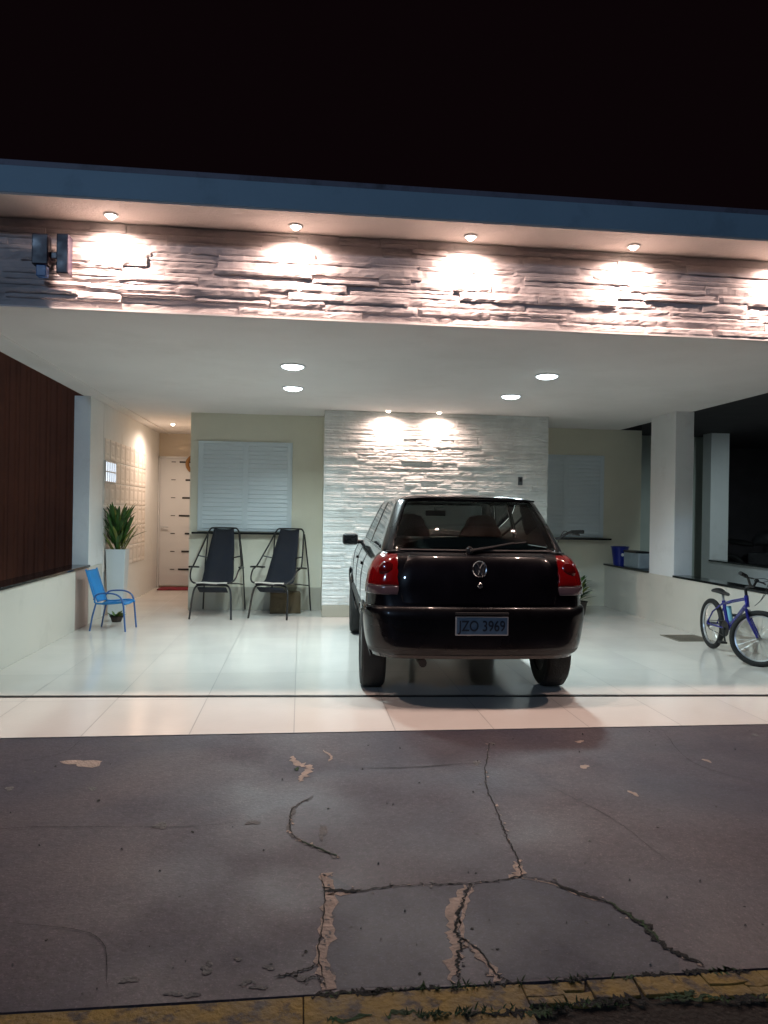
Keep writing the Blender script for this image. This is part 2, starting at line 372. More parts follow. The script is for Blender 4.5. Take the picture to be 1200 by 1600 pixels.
for i in range(170):
    pv.mat(3 if rng.random() < .6 else 1); x = rng.uniform(-3.2, 4.2); y = rng.choice([rng.uniform(1.99, 4.25), rng.uniform(1.99, 2.3)])
    s_ = rng.uniform(.0015, .006)*(.6+y*.3); blob(pv, (x, y), s_, s_*rng.uniform(.6, 1.6), Zb-.0004, 100+i, 8)
rr_ = random.Random(77)
for L_ in (A, B, C_, D_, E_, H_):     # crumbled pale flecks along the breaks
    for (xa, ya), (xb, yb2) in zip(L_, L_[1:]):
        for _ in range(int(3+math.hypot(xb-xa, yb2-ya)*26)):
            t_ = rr_.random(); q_ = rr_.uniform(.002, .006)*(.7+.2*ya); pv.mat(rr_.choice((2, 3, 3)))
            blob(pv, (lerp2(xa, xb, t_)+rr_.gauss(0, .008), lerp2(ya, yb2, t_)+rr_.gauss(0, .010)), q_, q_*rr_.uniform(.6, 2), Zb+.0004+.0001*rr_.randint(0, 5), rr_.randint(0, 9999), 9)
pv.mat(1)
strip(pv, A, .006, Zc, .9, 12, 20, False); strip(pv, A[9:], .018, Zc+.0003, .7, 7, 21); strip(pv, A[7:10], .014, Zc+.0003, .6, 7, 22)
strip(pv, B, .0045, Zc, 1.1, 14, 23, False); strip(pv, C_, .009, Zc, .8, 12, 24); strip(pv, [(x+.01, y) for x, y in D_], .007, Zc, .7, 8, 25)
strip(pv, [(x-.017, y) for x, y in E_], .004, Zc, .8, 8, 26); strip(pv, [(-0.06, 2.055), (0.02, 2.075), (0.076, 2.11)], .006, Zc, 1.0, 12, 27)
strip(pv, [(.02, 2.02), (.06, 2.045), (.09, 2.0)], .005, Zc, .9, 10, 41)
strip(pv, H_, .005, Zc, .9, 8, 28); strip(pv, [(0.31, 3.688), (0.606, 3.687), (0.951, 3.73)], .006, Zc, .5, 8, 29)
strip(pv, [(.09, 2.505), (.16, 2.500), (.23, 2.497)], .018, Zc+.0003, .4, 6, 31)
# a few hairline cracks more
for s_, pts in ((51, [(-1.5, 3.0), (-1.1, 3.1), (-.5, 3.06), (-.2, 3.09)]), (52, [(1.2, 3.4), (1.35, 3.0), (1.4, 2.6)]), (53, [(-1.2, 4.25), (-1.25, 4.0), (-1.6, 3.8)]),
                (54, [(2.2, 4.2), (2.1, 3.6), (2.5, 3.1)]), (55, [(-.9, 2.4), (-.6, 2.3), (-.5, 2.05)])):
    strip(pv, pts, .0022, Zc, .9, 10, s_)
pv.mat(4)
strip(pv, A[9:13], .012, Zc+.0006, .9, 7, 60); strip(pv, H_[4:], .006, Zc+.0006, .9, 7, 61); blob(pv, (.0, 3.70), .012, .02, Zc, 62)
pv.mat(5)   # the two recast slabs between the cracks
for poly in ([(x+.012, y) for x, y in E_[::-1]]+[(x, y-.006) for x, y in A[1:5]]+[(x-.01, y) for x, y in C_], [(x+.012, y) for x, y in C_[:4]][::-1]+[(x, y-.004) for x, y in A[5:14]]+[(1.1, 1.985), (.60, 1.985)]+[(x+.012, y) for x, y in D_[::-1]][1:]):
    pv.add([(x, y, -.0034) for x, y in poly], [tuple(range(len(poly)))])
pv.mat(3)
for i in range(110):   # grit and small stones lying about
    x = rng.uniform(-2.6, 3.8); y = rng.choice([rng.uniform(1.99, 4.2), rng.uniform(1.98, 2.5)]); s_ = rng.uniform(.001, .0032)*(.7+.25*y)
    a = rng.uniform(0, 3); pv.tube([(x-s_*math.cos(a), y-s_*math.sin(a), -.002), (x, y, s_*.5), (x+s_*math.cos(a), y+s_*math.sin(a), -.002)], [s_*.4, s_*.8, s_*.4], 5)
struct(pv.build('sidewalk', [MT['pavement'], MT['crack'], MT['bare'], MT['greyish'], MT['moss'], MT['slab']]))

# kerb: broken yellow painted lumps
kb = MB(); r = random.Random(21)
rows = []
kb.mat(1).box(-6, 6, 1.70, 1.974, -.14, -.013)
kb.mat(0)
x = -6.0
cracked0 = .11
while x < 6:
    wd = r.uniform(.05, .14) if x > cracked0 else r.uniform(.35, .8)
    x2 = x+wd
    def yb(q): return (1.875 + .018*math.sin(q*9)+.012*math.sin(q*23)) if q > cracked0 else 1.80
    nrow = 2 if (x > cracked0 and r.random() < .6) else 1
    ys = [1.970, (1.970+yb(x))/2+r.uniform(-.01, .01), yb(x)] if nrow == 2 else [1.970, yb(x)]
    for k in range(nrow):
        g_ = .003; ya, yb_ = ys[k]-g_*(k > 0), ys[k+1]
        top = -.005+r.uniform(-.002, .002)
        sk = r.uniform(-.02, .02) if x > cracked0 else 0
        pts = [(x+g_/2, yb_+r.uniform(0, .006)), (x+wd*.5, yb_+r.uniform(-.006, .006)), (x2-g_/2+sk, yb_+r.uniform(0, .006)), (x2-g_/2+sk*.5, (ya+yb_)/2+r.uniform(-.004, .004)), (x2-g_/2, ya), (x+wd*.6, ya-r.uniform(0, .005)), (x+g_/2, ya), (x+g_/2, (ya+yb_)/2)]
        kb.poly(pts, -.06, top)
    x = x2
for i in range(46):
    kb.mat(3 if i % 3 else 2)
    q = r.uniform(.05, 1.5); yy_ = 1.972 if r.random() < .4 else 1.866+.015*math.sin(q*9)
    strip(kb, [(q, yy_), (q+.03, yy_+r.uniform(-.006, .006)), (q+r.uniform(.05, .12), yy_+r.uniform(-.008, .008))], r.uniform(.006, .022), -.0035+.0002*(i % 5), .9, 6, 300+i)
kb.mat(2)
for i in range(110):
    q = r.gauss(.42, .07) if r.random() < .6 else r.gauss(.75, .1); yy_ = (1.972 if r.random() < .4 else 1.866)+r.uniform(-.010, .007)
    for _ in range(3):
        leaf_mesh(kb, (q, yy_, -.012), r.uniform(0, 6.28), r.uniform(.010, .032), .005, .5, .4, 3)
struct(kb.build('kerb', [MT['kerb'], MT['soil'], MT['moss'], MT['crack']], bevel=.002, bseg=1))
# rough cement gutter under the kerb
gt = MB(); P = []
for i in range(161):
    row = []
    for j in range(25):
        X = -4+8*i/160; Y = .9+.97*j/24
        row.append((X, Y, -.022+.010*mnoise.noise(Vector((X*9, Y*9, 0)))+.010*mnoise.noise(Vector((X*33, Y*33, 4)))))
    P.append(row)
gt.grid(P); struct(gt.build('road', MT['road'], smooth=True, angle=80))

# floor drain slot across the driveway (slightly askew)
dr = thing('drain_channel', 'long thin dark metal drain slot crossing the tiled driveway behind the kerb strip', 'drain', (0, 5.14, 0), math.atan2(-.24, 5.43))
MB().box(-8, 9, -.024, .024, -.02, .0035).build('channel_frame', MT['drain'], dr)
sl = MB(); q = -7.9
while q < 8.9:
    sl.box(q, q+.9, -.012, .012, .0036, .0055); q += .93
sl.build('slot_cover', MT['black_metal'], dr)

# ---------------------------------------------------------------- the house
house = thing('house', 'white house with an open carport, stone clad parapet and flat ceiling', 'house')
sb = MB().box(-2.42, 4.57, 4.80, 14.0, 2.54, 3.095); sb.build('ceiling', MT['ceiling'], house)
MB().box(-2.60, 6.2, 4.40, 14.2, 3.10, 3.255).build('roof_slab', [MT['lip']], house, bevel=.004)
MB().box(-2.60, 6.2, 4.405, 4.797, 3.088, 3.0995).build('soffit', MT['soffit'], house)
MB().box(-2.60, 6.2, 4.425, 14.2, 3.2555, 3.30).build('roof_cap', MT['cap'], house, bevel=.004)
MB().box(-2.60, 4.75, 4.755, 4.799, 2.542, 3.087).build('fascia_backing', MT['stone'], house)
MB().box(-2.60, 4.75, 4.730, 4.7545, 2.530, 2.541).build('drip_edge', MT['ceiling'], house)
MB().box(-2.185, -2.165, 4.80, 12.4, 2.528, 2.5395).build('ceiling_moulding', MT['ceiling'], house)

def ledger(mb, x0, x1, z0, z1, yf, r, rh=(.035, .075), ln=(.18, .6), dp=(.004, .045), rag=.004):
    z = z0; hs = []
    while z < z1-.02:
        h_ = min(r.uniform(*rh), z1-z)
        if z1-(z+h_) < .022: h_ = z1-z
        hs.append((z, h_)); z += h_
    for (z, h_) in hs:
        x = x0
        while x < x1-.01:
            l_ = min(r.uniform(*ln), x1-x)
            if x1-(x+l_) < .06: l_ = x1-x
            parts = [(z, h_)]
            if h_ > .055 and r.random() < .35: k = r.uniform(.35, .65); parts = [(z, h_*k), (z+h_*k, h_*(1-k))]
            for (zz, hh) in parts:
                d = dp[0]+(dp[1]-dp[0])*r.random()**1.6+(.010 if r.random() < .06 else 0)
                nx = max(3, int(l_/.03)); nz = 4; seed = r.uniform(0, 90); tl = r.uniform(-.004, .006)
                P = []
                for i in range(nx+1):
                    row = []
                    for j in range(nz+1):
                        X = x+.0012+(l_-.0024)*i/nx; t = j/nz; Z = zz+hh*t
                        n1 = mnoise.noise(Vector((X*16+seed, Z*26, seed)))*.0045+mnoise.noise(Vector((X*50, Z*60, seed)))*.003
                        e = 0
                        if j in (0, nz): Z += mnoise.noise(Vector((X*14+seed, seed*3+j, 2)))*rag; e = .005
                        if i in (0, nx): e = max(e, .004); X += mnoise.noise(Vector((Z*40, seed, 7)))*.004
                        Z = min(max(Z, z0-.004), z1)
                        row.append((X, min(yf-d+e-n1-tl*(t-.5)*2, yf-.001), Z))
                    P.append(row)
                mb.grid(P)
                # side skirt back to the wall
                ring = [P[i][0] for i in range(nx+1)]+[P[nx][j] for j in range(1, nz+1)]+[P[i][nz] for i in range(nx-1, -1, -1)]+[P[0][j] for j in range(nz-1, 0, -1)]
                n = len(ring); mb.add(list(ring)+[(a, yf, c) for a, b, c in ring], [(i, (i+1) % n, n+(i+1) % n, n+i) for i in range(n)])
            x += l_
r = random.Random(5)
lb = MB(); ledger(lb, -2.6, 4.75, 2.541, 3.087, 4.757, r, (.028, .066), (.18, .80), (.004, .024), .006)
lb.build('stone_fascia', MT['stone'], house)
# inner walls
MB().box(.28, 3.10, 8.985, 10.1, 0, 2.54).build('central_wall', MT['wall_beige'], house)
r = random.Random(8)
lb = MB(); ledger(lb, .27, 3.11, .145, 2.538, 8.983, r, (.026, .052), (.12, .5), (.003, .018), .005)
lb.build('stone_cladding', MT['stone_w'], house)
MB().box(.272, 3.108, 8.955, 8.984, 0.002, .143).build('skirting', MT['skirting'], house, bevel=.003)
MB().box(-1.42, .28, 9.60, 10.1, 0, 2.54).build('bedroom_wall', MT['wall_beige'], house)
MB().box(-1.422, .279, 9.585, 9.599, 0.002, .30).build('skirting', MT['skirting'], house, bevel=.002)
MB().box(-1.42, -1.27, 10.1, 12.4, 0, 2.54).build('hallway_wall', MT['hallwall'], house)
MB().box(-2.60, -1.2, 12.40, 12.55, 0, 2.54).build('end_wall', MT['hallwall'], house)
MB().box(3.10, 4.90, 10.1, 10.3, 0, 2.54).build('recess_wall', MT['wall_beige'], house)
MB().box(-2.50, -2.34, 8.99, 12.4, 0, 2.54).build('hallway_wall', MT['wall_white'], house)
# embossed panel on the hallway wall, every tile a shallow pyramid
pn = MB(); Y0, Y1, Z0, Z1 = 9.02, 11.35, .52, 2.14; ny, nz = 9, 6
for i in range(ny):
    for j in range(nz):
        y0 = Y0+(Y1-Y0)*i/ny; y1 = Y0+(Y1-Y0)*(i+1)/ny; z0 = Z0+(Z1-Z0)*j/nz; z1 = Z0+(Z1-Z0)*(j+1)/nz; g_ = .006
        if i < 2 and j == nz-2: continue
        def rg(d, q): return [(-2.34+q, y0+g_+d, z0+g_+d), (-2.34+q, y1-g_-d, z0+g_+d), (-2.34+q, y1-g_-d, z1-g_-d), (-2.34+q, y0+g_+d, z1-g_-d)]
        R4 = [rg(0, .001), rg(.004, .007), rg(.03, .010), rg(.06, .004), rg(.085, .009)]
        for a, b in zip(R4, R4[1:]): pn.add(a+b, [(k, (k+1) % 4, 4+(k+1) % 4, 4+k) for k in range(4)])
        pn.add(R4[-1], [(0, 1, 2, 3)])
pn.build('embossed_panel', MT['panel'], house)
gb = MB(); y0, y1 = Y0, Y0+2*(Y1-Y0)/ny; z0 = Z0+(nz-2)*(Z1-Z0)/nz; z1 = z0+(Z1-Z0)/nz
gb.box(-2.339, -2.330, y0+.02, y1-.02, z0+.02, z1-.02)
lw = gb.build('hallway_window', MT['litglass'], house)
fr = MB()
for k in range(6): yy_ = y0+.01+(y1-y0-.02)*k/5; fr.box(-2.338, -2.318, yy_-.008, yy_+.008, z0+.01, z1-.01)
for k in range(3): zz = z0+.01+(z1-z0-.02)*k/2; fr.box(-2.338, -2.320, y0, y1, zz-.007, zz+.007)
fr.build('lattice', MT['panel'], lw)
# pillars
MB().box(-2.52, -2.342, 8.45, 8.99, .6355, 2.54).build('pillar', MT['wall_white'], house, bevel=.004)
MB().box(4.372, 4.60, 8.15, 8.76, .5855, 2.54).build('pillar', MT['wall_white'], house, bevel=.004)
# low side walls with granite copings
MB().box(-2.50, -2.34, 3.2, 7.98, 0, .635).build('low_wall', MT['lowwall'], house, bevel=.003)
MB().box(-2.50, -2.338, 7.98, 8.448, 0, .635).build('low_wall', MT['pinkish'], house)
MB().box(-2.50, -2.335, 8.449, 8.99, 0, .635).build('low_wall', MT['lowwall'], house, bevel=.003)
MB().box(-2.54, -2.32, 3.2, 8.445, .6355, .66).build('coping', MT['granite'], house, bevel=.003)
MB().box(4.365, 4.55, 3.0, 10.098, 0, .585).build('low_wall', MT['lowwall'], house, bevel=.003)
MB().box(4.355, 4.57, 3.0, 8.147, .5855, .61).build('coping', MT['granite'], house, bevel=.003)
MB().box(4.345, 4.57, 8.763, 10.095, .5855, .61).build('coping', MT['granite'], house, bevel=.003)

def window(x0, x1, z0, z1, yf, parent):
    f = MB(); d = .030
    f.box(x0, x1, yf-.02, yf-.001, z1-d, z1).box(x0, x1, yf-.02, yf-.001, z0, z0+d)
    f.box(x0, x0+d, yf-.02, yf-.001, z0+d, z1-d).box(x1-d, x1, yf-.02, yf-.001, z0+d, z1-d)
    wn = f.build('window', MT['shutter'], parent, bevel=.002)
    xm = (x0+x1)/2
    for a, b, o in ((x0+d, xm, 0), (xm, x1-d, .006)):
        s = MB(); y = yf-.016-o
        s.box(a, a+.035, y-.006, y+.01, z0+d, z1-d).box(b-.035, b, y-.006, y+.01, z0+d, z1-d)
        z = z0+d+.002
        while z < z1-d-.01:
            hh = min(.056, z1-d-z)
            s.add([(a+.035, y+.008, z), (b-.035, y+.008, z), (b-.035, y-.004, z+.006), (a+.035, y-.004, z+.006), (b-.035, y+.003, z+hh-.004), (a+.035, y+.003, z+hh-.004), (b-.035, y+.008, z+hh), (a+.035, y+.008, z+hh)],
                  [(0, 1, 2, 3), (3, 2, 4, 5), (5, 4, 6, 7)])
            z += hh
        s.build('shutter', MT['shutter'], wn)
    return wn
window(-1.32, -.12, 1.02, 2.18, 9.599, house)
MB().box(-1.38, -.06, 9.50, 9.598, .985, 1.008).build('window_sill', MT['granite'], house, bevel=.003)
window(3.20, 4.33, .98, 2.16, 10.099, house)
MB().box(3.12, 4.42, 9.99, 10.098, .948, .972).build('window_sill', MT['granite'], house, bevel=.003)
# front door down the hallway
dd = MB().box(-2.31, -1.44, 12.35, 12.395, .03, 2.13).build('door', MT['door'], house, bevel=.003)
fm = MB().box(-2.335, -2.312, 12.33, 12.398, 0, 2.16).box(-2.335, -1.42, 12.33, 12.398, 2.132, 2.16); fm.build('door_frame', MT['door'], dd)
for k in range(7):
    z = .30+k*.295; MB().box(-2.13, -2.06, 12.342, 12.349, z-.006, z+.006).build('slot', MT['dark'], dd); MB().box(-2.00+(.05*((k*7) % 3)), -1.46, 12.340, 12.349, z-.014, z+.014).build('slot', MT['dark'], dd)
MB().cyl((-2.26, 12.33, 1.0), (-2.26, 12.29, 1.0), .012).cyl((-2.26, 12.295, 1.0), (-2.16, 12.295, 1.0), .010).build('door_handle', MT['silver'], dd, smooth=True)
wr = MB().lathe([(.12, 0), (.15, -.02), (.16, -.04), (.15, -.055), (.12, -.06), (.10, -.03), (.12, 0)], (-1.74, 12.338, 2.04), 'y', 28)
tag(wr.build('wreath', MT['wicker'], smooth=True), 'round brown wreath hanging high on the hallway door', 'wreath')

# ---------------------------------------------------------------- lamps in the ceilings
def downlight(x, y, label, k=1):
    t = thing('downlight', label, 'ceiling light', (x, y, 2.54), 0, 'round white downlights in the carport ceiling')
    MB().lathe([(.094, -.001), (.108, -.001), (.110, -.006), (.104, -.010), (.094, -.010), (.094, -.001)], n=40).build('rim', MT['wall_white'], t, smooth=True)
    MB().lathe([(.0005, -.030), (.06, -.027), (.085, -.018), (.0935, -.002)], n=40).build('diffuser', MT['led'], t)
    l = lamp('led_light', 'AREA', (x, y, 2.506), P_LED*k, COOL, shape='DISK', size=.18); l.data.spread = math.radians(146)
downlight(-.09, 6.30, 'round cool white ceiling light, nearest the street of the left pair')
downlight(-.10, 7.42, 'round cool white ceiling light, deeper one of the left pair above the lounge chairs')
downlight(2.16, 6.30, 'large bright cool white ceiling light right above the car roof, nearer the street', 1.25)
downlight(2.17, 7.46, 'round cool white ceiling light right of the stone wall spots, deeper in the carport', .22)

def spot(x, y, z, label, group, power, col, cone=118, blend=.45, tgt=None):
    t = thing('spotlight', label, 'spotlight', (x, y, z), 0, group)
    MB().lathe([(.030, -.0005), (.044, -.0005), (.046, -.005), (.040, -.009), (.031, -.008), (.030, -.0005)], n=28).build('rim', MT['wall_white'], t, smooth=True)
    MB().lathe([(.0005, -.030), (.014, -.026), (.024, -.015), (.029, -.003)], n=24).build('bulb', MT['bulb'], t, smooth=True)
    lamp('spot_light', 'SPOT', (x, y, z-.034), power, col, (x, y, 0), spot_size=math.radians(cone-8), spot_blend=.6, shadow_soft_size=.022)
    lamp('spot_spill', 'SPOT', (x, y, z-.034), power*WIDE, col, (x, y, 0), spot_size=math.radians(172), spot_blend=.8, shadow_soft_size=.022)
G1 = 'warm spotlights under the parapet overhang'
for x, lb_ in ((-2.30, 'warm spotlight at the far left end of the overhang, out past the dark fixture'),
               (-1.18, 'warm spotlight under the overhang, just right of the dark boxy wall fixture'),
               (-.06, 'warm spotlight under the overhang, above the left window and lounge chairs'),
               (1.06, 'warm spotlight under the overhang, middle one above the car'),
               (2.16, 'warm spotlight under the overhang, above the right half of the car'),
               (3.27, 'warm spotlight under the overhang, cut by the right edge of the photo')):
    if x < -2: continue
    spot(x, 4.615, 3.088, lb_, G1, P_SPOT, WARM)
G2 = 'warm spotlights above the white stone wall'
spot(1.04, 8.83, 2.54, 'small warm ceiling spot washing the white stone wall, left one', G2, P_SPOT_IN, WARM, 112)
spot(1.67, 8.83, 2.54, 'small warm ceiling spot washing the white stone wall, right one', G2, P_SPOT_IN, WARM, 112)
spot(-1.88, 10.95, 2.54, 'single warm ceiling light in the hallway before the white door', None, P_HALL*.45, HALL, 165)

# ---------------------------------------------------------------- fixtures on the walls
fx = thing('wall_floodlight', 'unlit dark boxy twin floodlight on the left end of the stone parapet', 'floodlight', (-1.53, 4.70, 2.84))
MB().box(-.05, .05, -.03, .03, -.02, .02).build('bracket', MT['navy'], fx, bevel=.004)
MB().box(-.115, -.02, -.07, .0, -.07, .115).build('lamp_housing', MT['navy'], fx, bevel=.006)
MB().box(.035, .105, -.09, .0, -.125, .115).build('lamp_housing', MT['navy'], fx, bevel=.006)
MB().box(-.09, -.03, -.065, -.01, -.14, -.072).build('sensor', MT['blue_tube'], fx, bevel=.005)
ic = thing('intercom', 'small dark doorbell box on the right side of the white stone wall', 'doorbell', (2.74, 8.945, 1.72))
MB().box(-.028, .028, -.018, .01, -.055, .05).build('housing', MT['grey_plastic'], ic, bevel=.005)
MB().box(-.016, .016, -.022, -.0185, -.012, .034).build('button', MT['dark'], ic, bevel=.002)

# floor grate by the right wall
gr = thing('floor_grate', 'square brownish metal floor grate set in the tiles near the bicycle', 'grate', (4.13, 7.40, 0))
MB().box(-.20, .20, -.20, .20, 0, .004).build('frame', MT['grate'], gr, bevel=.001)
s = MB()
for k in range(12): s.box(-.17, .17, -.176+k*.031, -.160+k*.031, .0042, .007)
s.build('bars', MT['grate'], gr)
dm = MB().box(-2.25, -1.55, 11.9, 12.3, .001, .018); tag(dm.build('door_mat', MT['red_mat'], bevel=.005), 'dark red mat on the hallway floor before the white door', 'door mat')

# ---------------------------------------------------------------- plants
def plant(name, label, cat, loc, r, n, ln, wd, lean, droop, pot, stems=0, my=.25):
    t = thing(name, label, cat, loc)
    prof, pz, pm = pot
    if prof == 'square':
        a, b, hh = pz; p = MB()
        def sq(w_, z): return [(-w_, -w_, z), (w_, -w_, z), (w_, w_, z), (-w_, w_, z)]
        rings = [sq(a, 0), sq(b, hh), sq(b-.018, hh), sq(b-.022, hh-.05)]
        for q1, q2 in zip(rings, rings[1:]): p.add(q1+q2, [(k, (k+1) % 4, 4+(k+1) % 4, 4+k) for k in range(4)])
        p.build('pot', pm, t, bevel=.006)
        MB().add([(x*(b-.02), y*(b-.02), hh-.04) for x, y in ((-1, -1), (1, -1), (1, 1), (-1, 1))], [(0, 1, 2, 3)])
        so = MB(); so.box(-b+.022, b-.022, -b+.022, b-.022, hh-.07, hh-.045); so.build('soil', MT['soil'], t); top = hh-.045
    else:
        MB().lathe(prof, n=28).build('pot', pm, t, smooth=True)
        so = MB(); so.lathe([(.0005, pz), (prof[-1][0]*.97, pz)], n=24); so.build('soil', MT['soil'], t); top = pz
    f = MB(); rr = random.Random(sum(map(ord, label)))
    for k in range(n):
        a = rr.uniform(0, 2*PI); q = r*math.sqrt(rr.random()); f.mat(1 if rr.random() < my else 0)
        leaf_mesh(f, (q*math.cos(a), q*math.sin(a), top+(rr.uniform(0, stems) if stems else 0)), a+rr.gauss(0, .5), ln*rr.uniform(.55, 1.1), wd*rr.uniform(.7, 1.2), min(.9, abs(rr.gauss(lean, .15))), droop*rr.uniform(.3, 1.3))
    if stems:
        f.mat(0)
        for k in range(5): a = rr.uniform(0, 6.28); f.tube([(0, 0, top), (r*.6*math.cos(a), r*.6*math.sin(a), top+stems)], .006, 6)
    f.build('foliage', [MT['leaf'], MT['leaf_y']], t, smooth=True, angle=70)
    return t
plant('potted_plant', 'bushy green plant in a tall white square planter behind the left pillar', 'potted plant', (-2.20, 9.16, 0), .085, 130, .36, .040, .38, .25, ('square', (.085, .115, .80), MT['pot']), .36)
plant('potted_plant', 'small low dark plant pot on the floor under the blue chair', 'potted plant', (-2.07, 8.62, 0), .06, 24, .09, .03, .7, .3, ([(.0005, 0), (.05, 0), (.075, .07), (.08, .07)], .06, MT['terracotta']))
plant('potted_plant', 'leafy green plant low behind the right rear of the car', 'potted plant', (3.60, 9.15, 0), .08, 50, .18, .045, .6, .5, ([(.0005, 0), (.09, 0), (.12, .18), (.13, .18)], .17, MT['terracotta']), .32, .05)
plant('potted_plant', 'yellow green plant seen through the car windows against the white stone wall', 'potted plant', (2.10, 8.66, 0), .10, 60, .34, .05, .35, .3, ('square', (.09, .12, .72), MT['pot']), .25, .7)

# ---------------------------------------------------------------- sling lounge chairs
def lounger(label, loc, rz):
    t = thing('lounge_chair', label, 'lounge chair', loc, rz, 'black sling lounge chairs under the left window')
    # -y is the front. sling: reclined back then seat then a hanging front roll
    prof = [(.30, 1.06, .125), (.20, .86, .15), (.10, .66, .17), (.02, .50, .185), (-.04, .43, .19), (-.14, .41, .19), (-.30, .43, .185), (-.36, .41, .18)]
    P = []
    pr = bez([(a, b, c) for a, b, c in prof], 5)
    for p in pr: P.append([(p.z*u, p.x-.02*(1-u*u)*-1, p.y-.012*(1-u*u)) for u in (-1, -.6, -.2, .2, .6, 1)])
    MB().grid(P).build('sling', MT['sling'], t, smooth=True, angle=80, solid=.008)
    MB().grid([[(.17*u, -.34+.12*math.sin(q*PI), .37-.07*math.sin(q*PI)) for u in (-1, 0, 1)] for q in (0, .25, .5, .75, 1)]).build('under_sling', MT['sling'], t, smooth=True, solid=.006)
    MB().tube([(-.185, -.352, .425), (-.06, -.362, .428), (.06, -.362, .423), (.185, -.352, .427)], .012, 8).build('piping', MT['white_piping'], t, smooth=True)
    MB().tube(bez([(-.19, .30, 1.02), (-.165, .31, 1.055), (-.12, .315, 1.065), (.12, .315, 1.065), (.165, .31, 1.055), (.19, .30, 1.02)]), .010).build('back_frame', MT['black_metal'], t, smooth=True)
    for s in (-1, 1):
        MB().tube(bez([(s*.19, .30, 1.02), (s*.24, .14, .82), (s*.29, -.04, .62), (s*.295, -.10, .59), (s*.285, -.20, .56), (s*.27, -.28, .48), (s*.22, -.34, .43), (s*.10, -.36, .42), (0, -.36, .42)], 6), .010).build('side_frame', MT['black_metal'], t, smooth=True)
        MB().tube([(s*.20, .30, 1.0), (s*.24, .34, .6), (s*.27, .38, .02)], .009).build('leg', MT['black_metal'], t, smooth=True)
        MB().tube(bez([(0, -.30, .40), (s*.15, -.30, .395), (s*.20, -.31, .37), (s*.225, -.33, .28), (s*.245, -.40, .0)], 6), .0115).build('leg', MT['brown_leg'] if s < 0 else MT['black_metal'], t, smooth=True)
        MB().tube([(s*.155, .10, .70), (s*.265, .055, .725)], .008).build('crossbar', MT['black_metal'], t, smooth=True)
        MB().tube([(s*.28, .16, .575), (s*.295, -.12, .60), (s*.30, -.22, .605)], .012).build('armrest', MT['black_metal'], t, smooth=True)
        MB().tube([(s*.25, .36, .34), (s*.26, -.10, .40), (s*.22, -.32, .42)], .008).build('seat_rail', MT['black_metal'], t, smooth=True)
    return t
lounger('black sling lounge chair left of its twin, white trim on its seat edge', (-1.00, 9.16, 0), math.radians(-6))
lounger('black sling lounge chair nearer the stone wall with a brown box under it', (-.24, 9.16, 0), math.radians(-20))
cb = thing('cardboard_box', 'brown cardboard box on the floor under the right lounge chair', 'box', (-.18, 9.36, 0), .05)
MB().box(-.19, .19, -.10, .10, .002, .26).build('carton', MT['carton'], cb, bevel=.004)
MB().box(-.18, -.003, -.095, .095, .2605, .266).box(.003, .18, -.095, .095, .2605, .266).build('flap', MT['carton'], cb)

# small blue chair
ch = thing('kids_chair', 'small blue metal chair with sling seat beside the left low wall', 'chair', (-1.96, 8.08, 0), math.radians(-8))
# +x is forward
P = [[(p.x, u*.125, p.z) for u in (-1, -.5, 0, .5, 1)] for p in bez([(-.255, 0, .635), (-.21, 0, .50), (-.165, 0, .36), (-.14, 0, .30)], 4)]
MB().grid(P).build('backrest', MT['blue_sling'], ch, smooth=True, solid=.008)
P = [[(p.x, u*.125, p.z-.008*(1-u*u)) for u in (-1, -.5, 0, .5, 1)] for p in bez([(-.15, 0, .285), (-.02, 0, .285), (.12, 0, .30), (.155, 0, .285)], 4)]
MB().grid(P).build('seat', MT['blue_sling'], ch, smooth=True, solid=.008)
for s in (-1, 1):
    MB().tube(bez([(-.262, s*.135, .645), (-.17, s*.137, .36), (-.135, s*.138, .29), (.10, s*.137, .305), (.165, s*.137, .285)], 5), .009).build('side_rail', MT['blue_sling'], ch, smooth=True)
    MB().tube(bez([(-.17, s*.142, .33), (-.13, s*.152, .385), (-.04, s*.156, .40), (.06, s*.156, .392), (.125, s*.155, .35), (.150, s*.153, .27)], 5), .009).build('armrest', MT['blue_tube'], ch, smooth=True)
    MB().tube([(.150, s*.153, .27), (.175, s*.158, .0)], .009).build('leg', MT['blue_tube'], ch, smooth=True)
    MB().tube([(-.145, s*.145, .29), (-.18, s*.15, .15), (-.205, s*.152, 0)], .009).build('leg', MT['blue_tube'], ch, smooth=True)

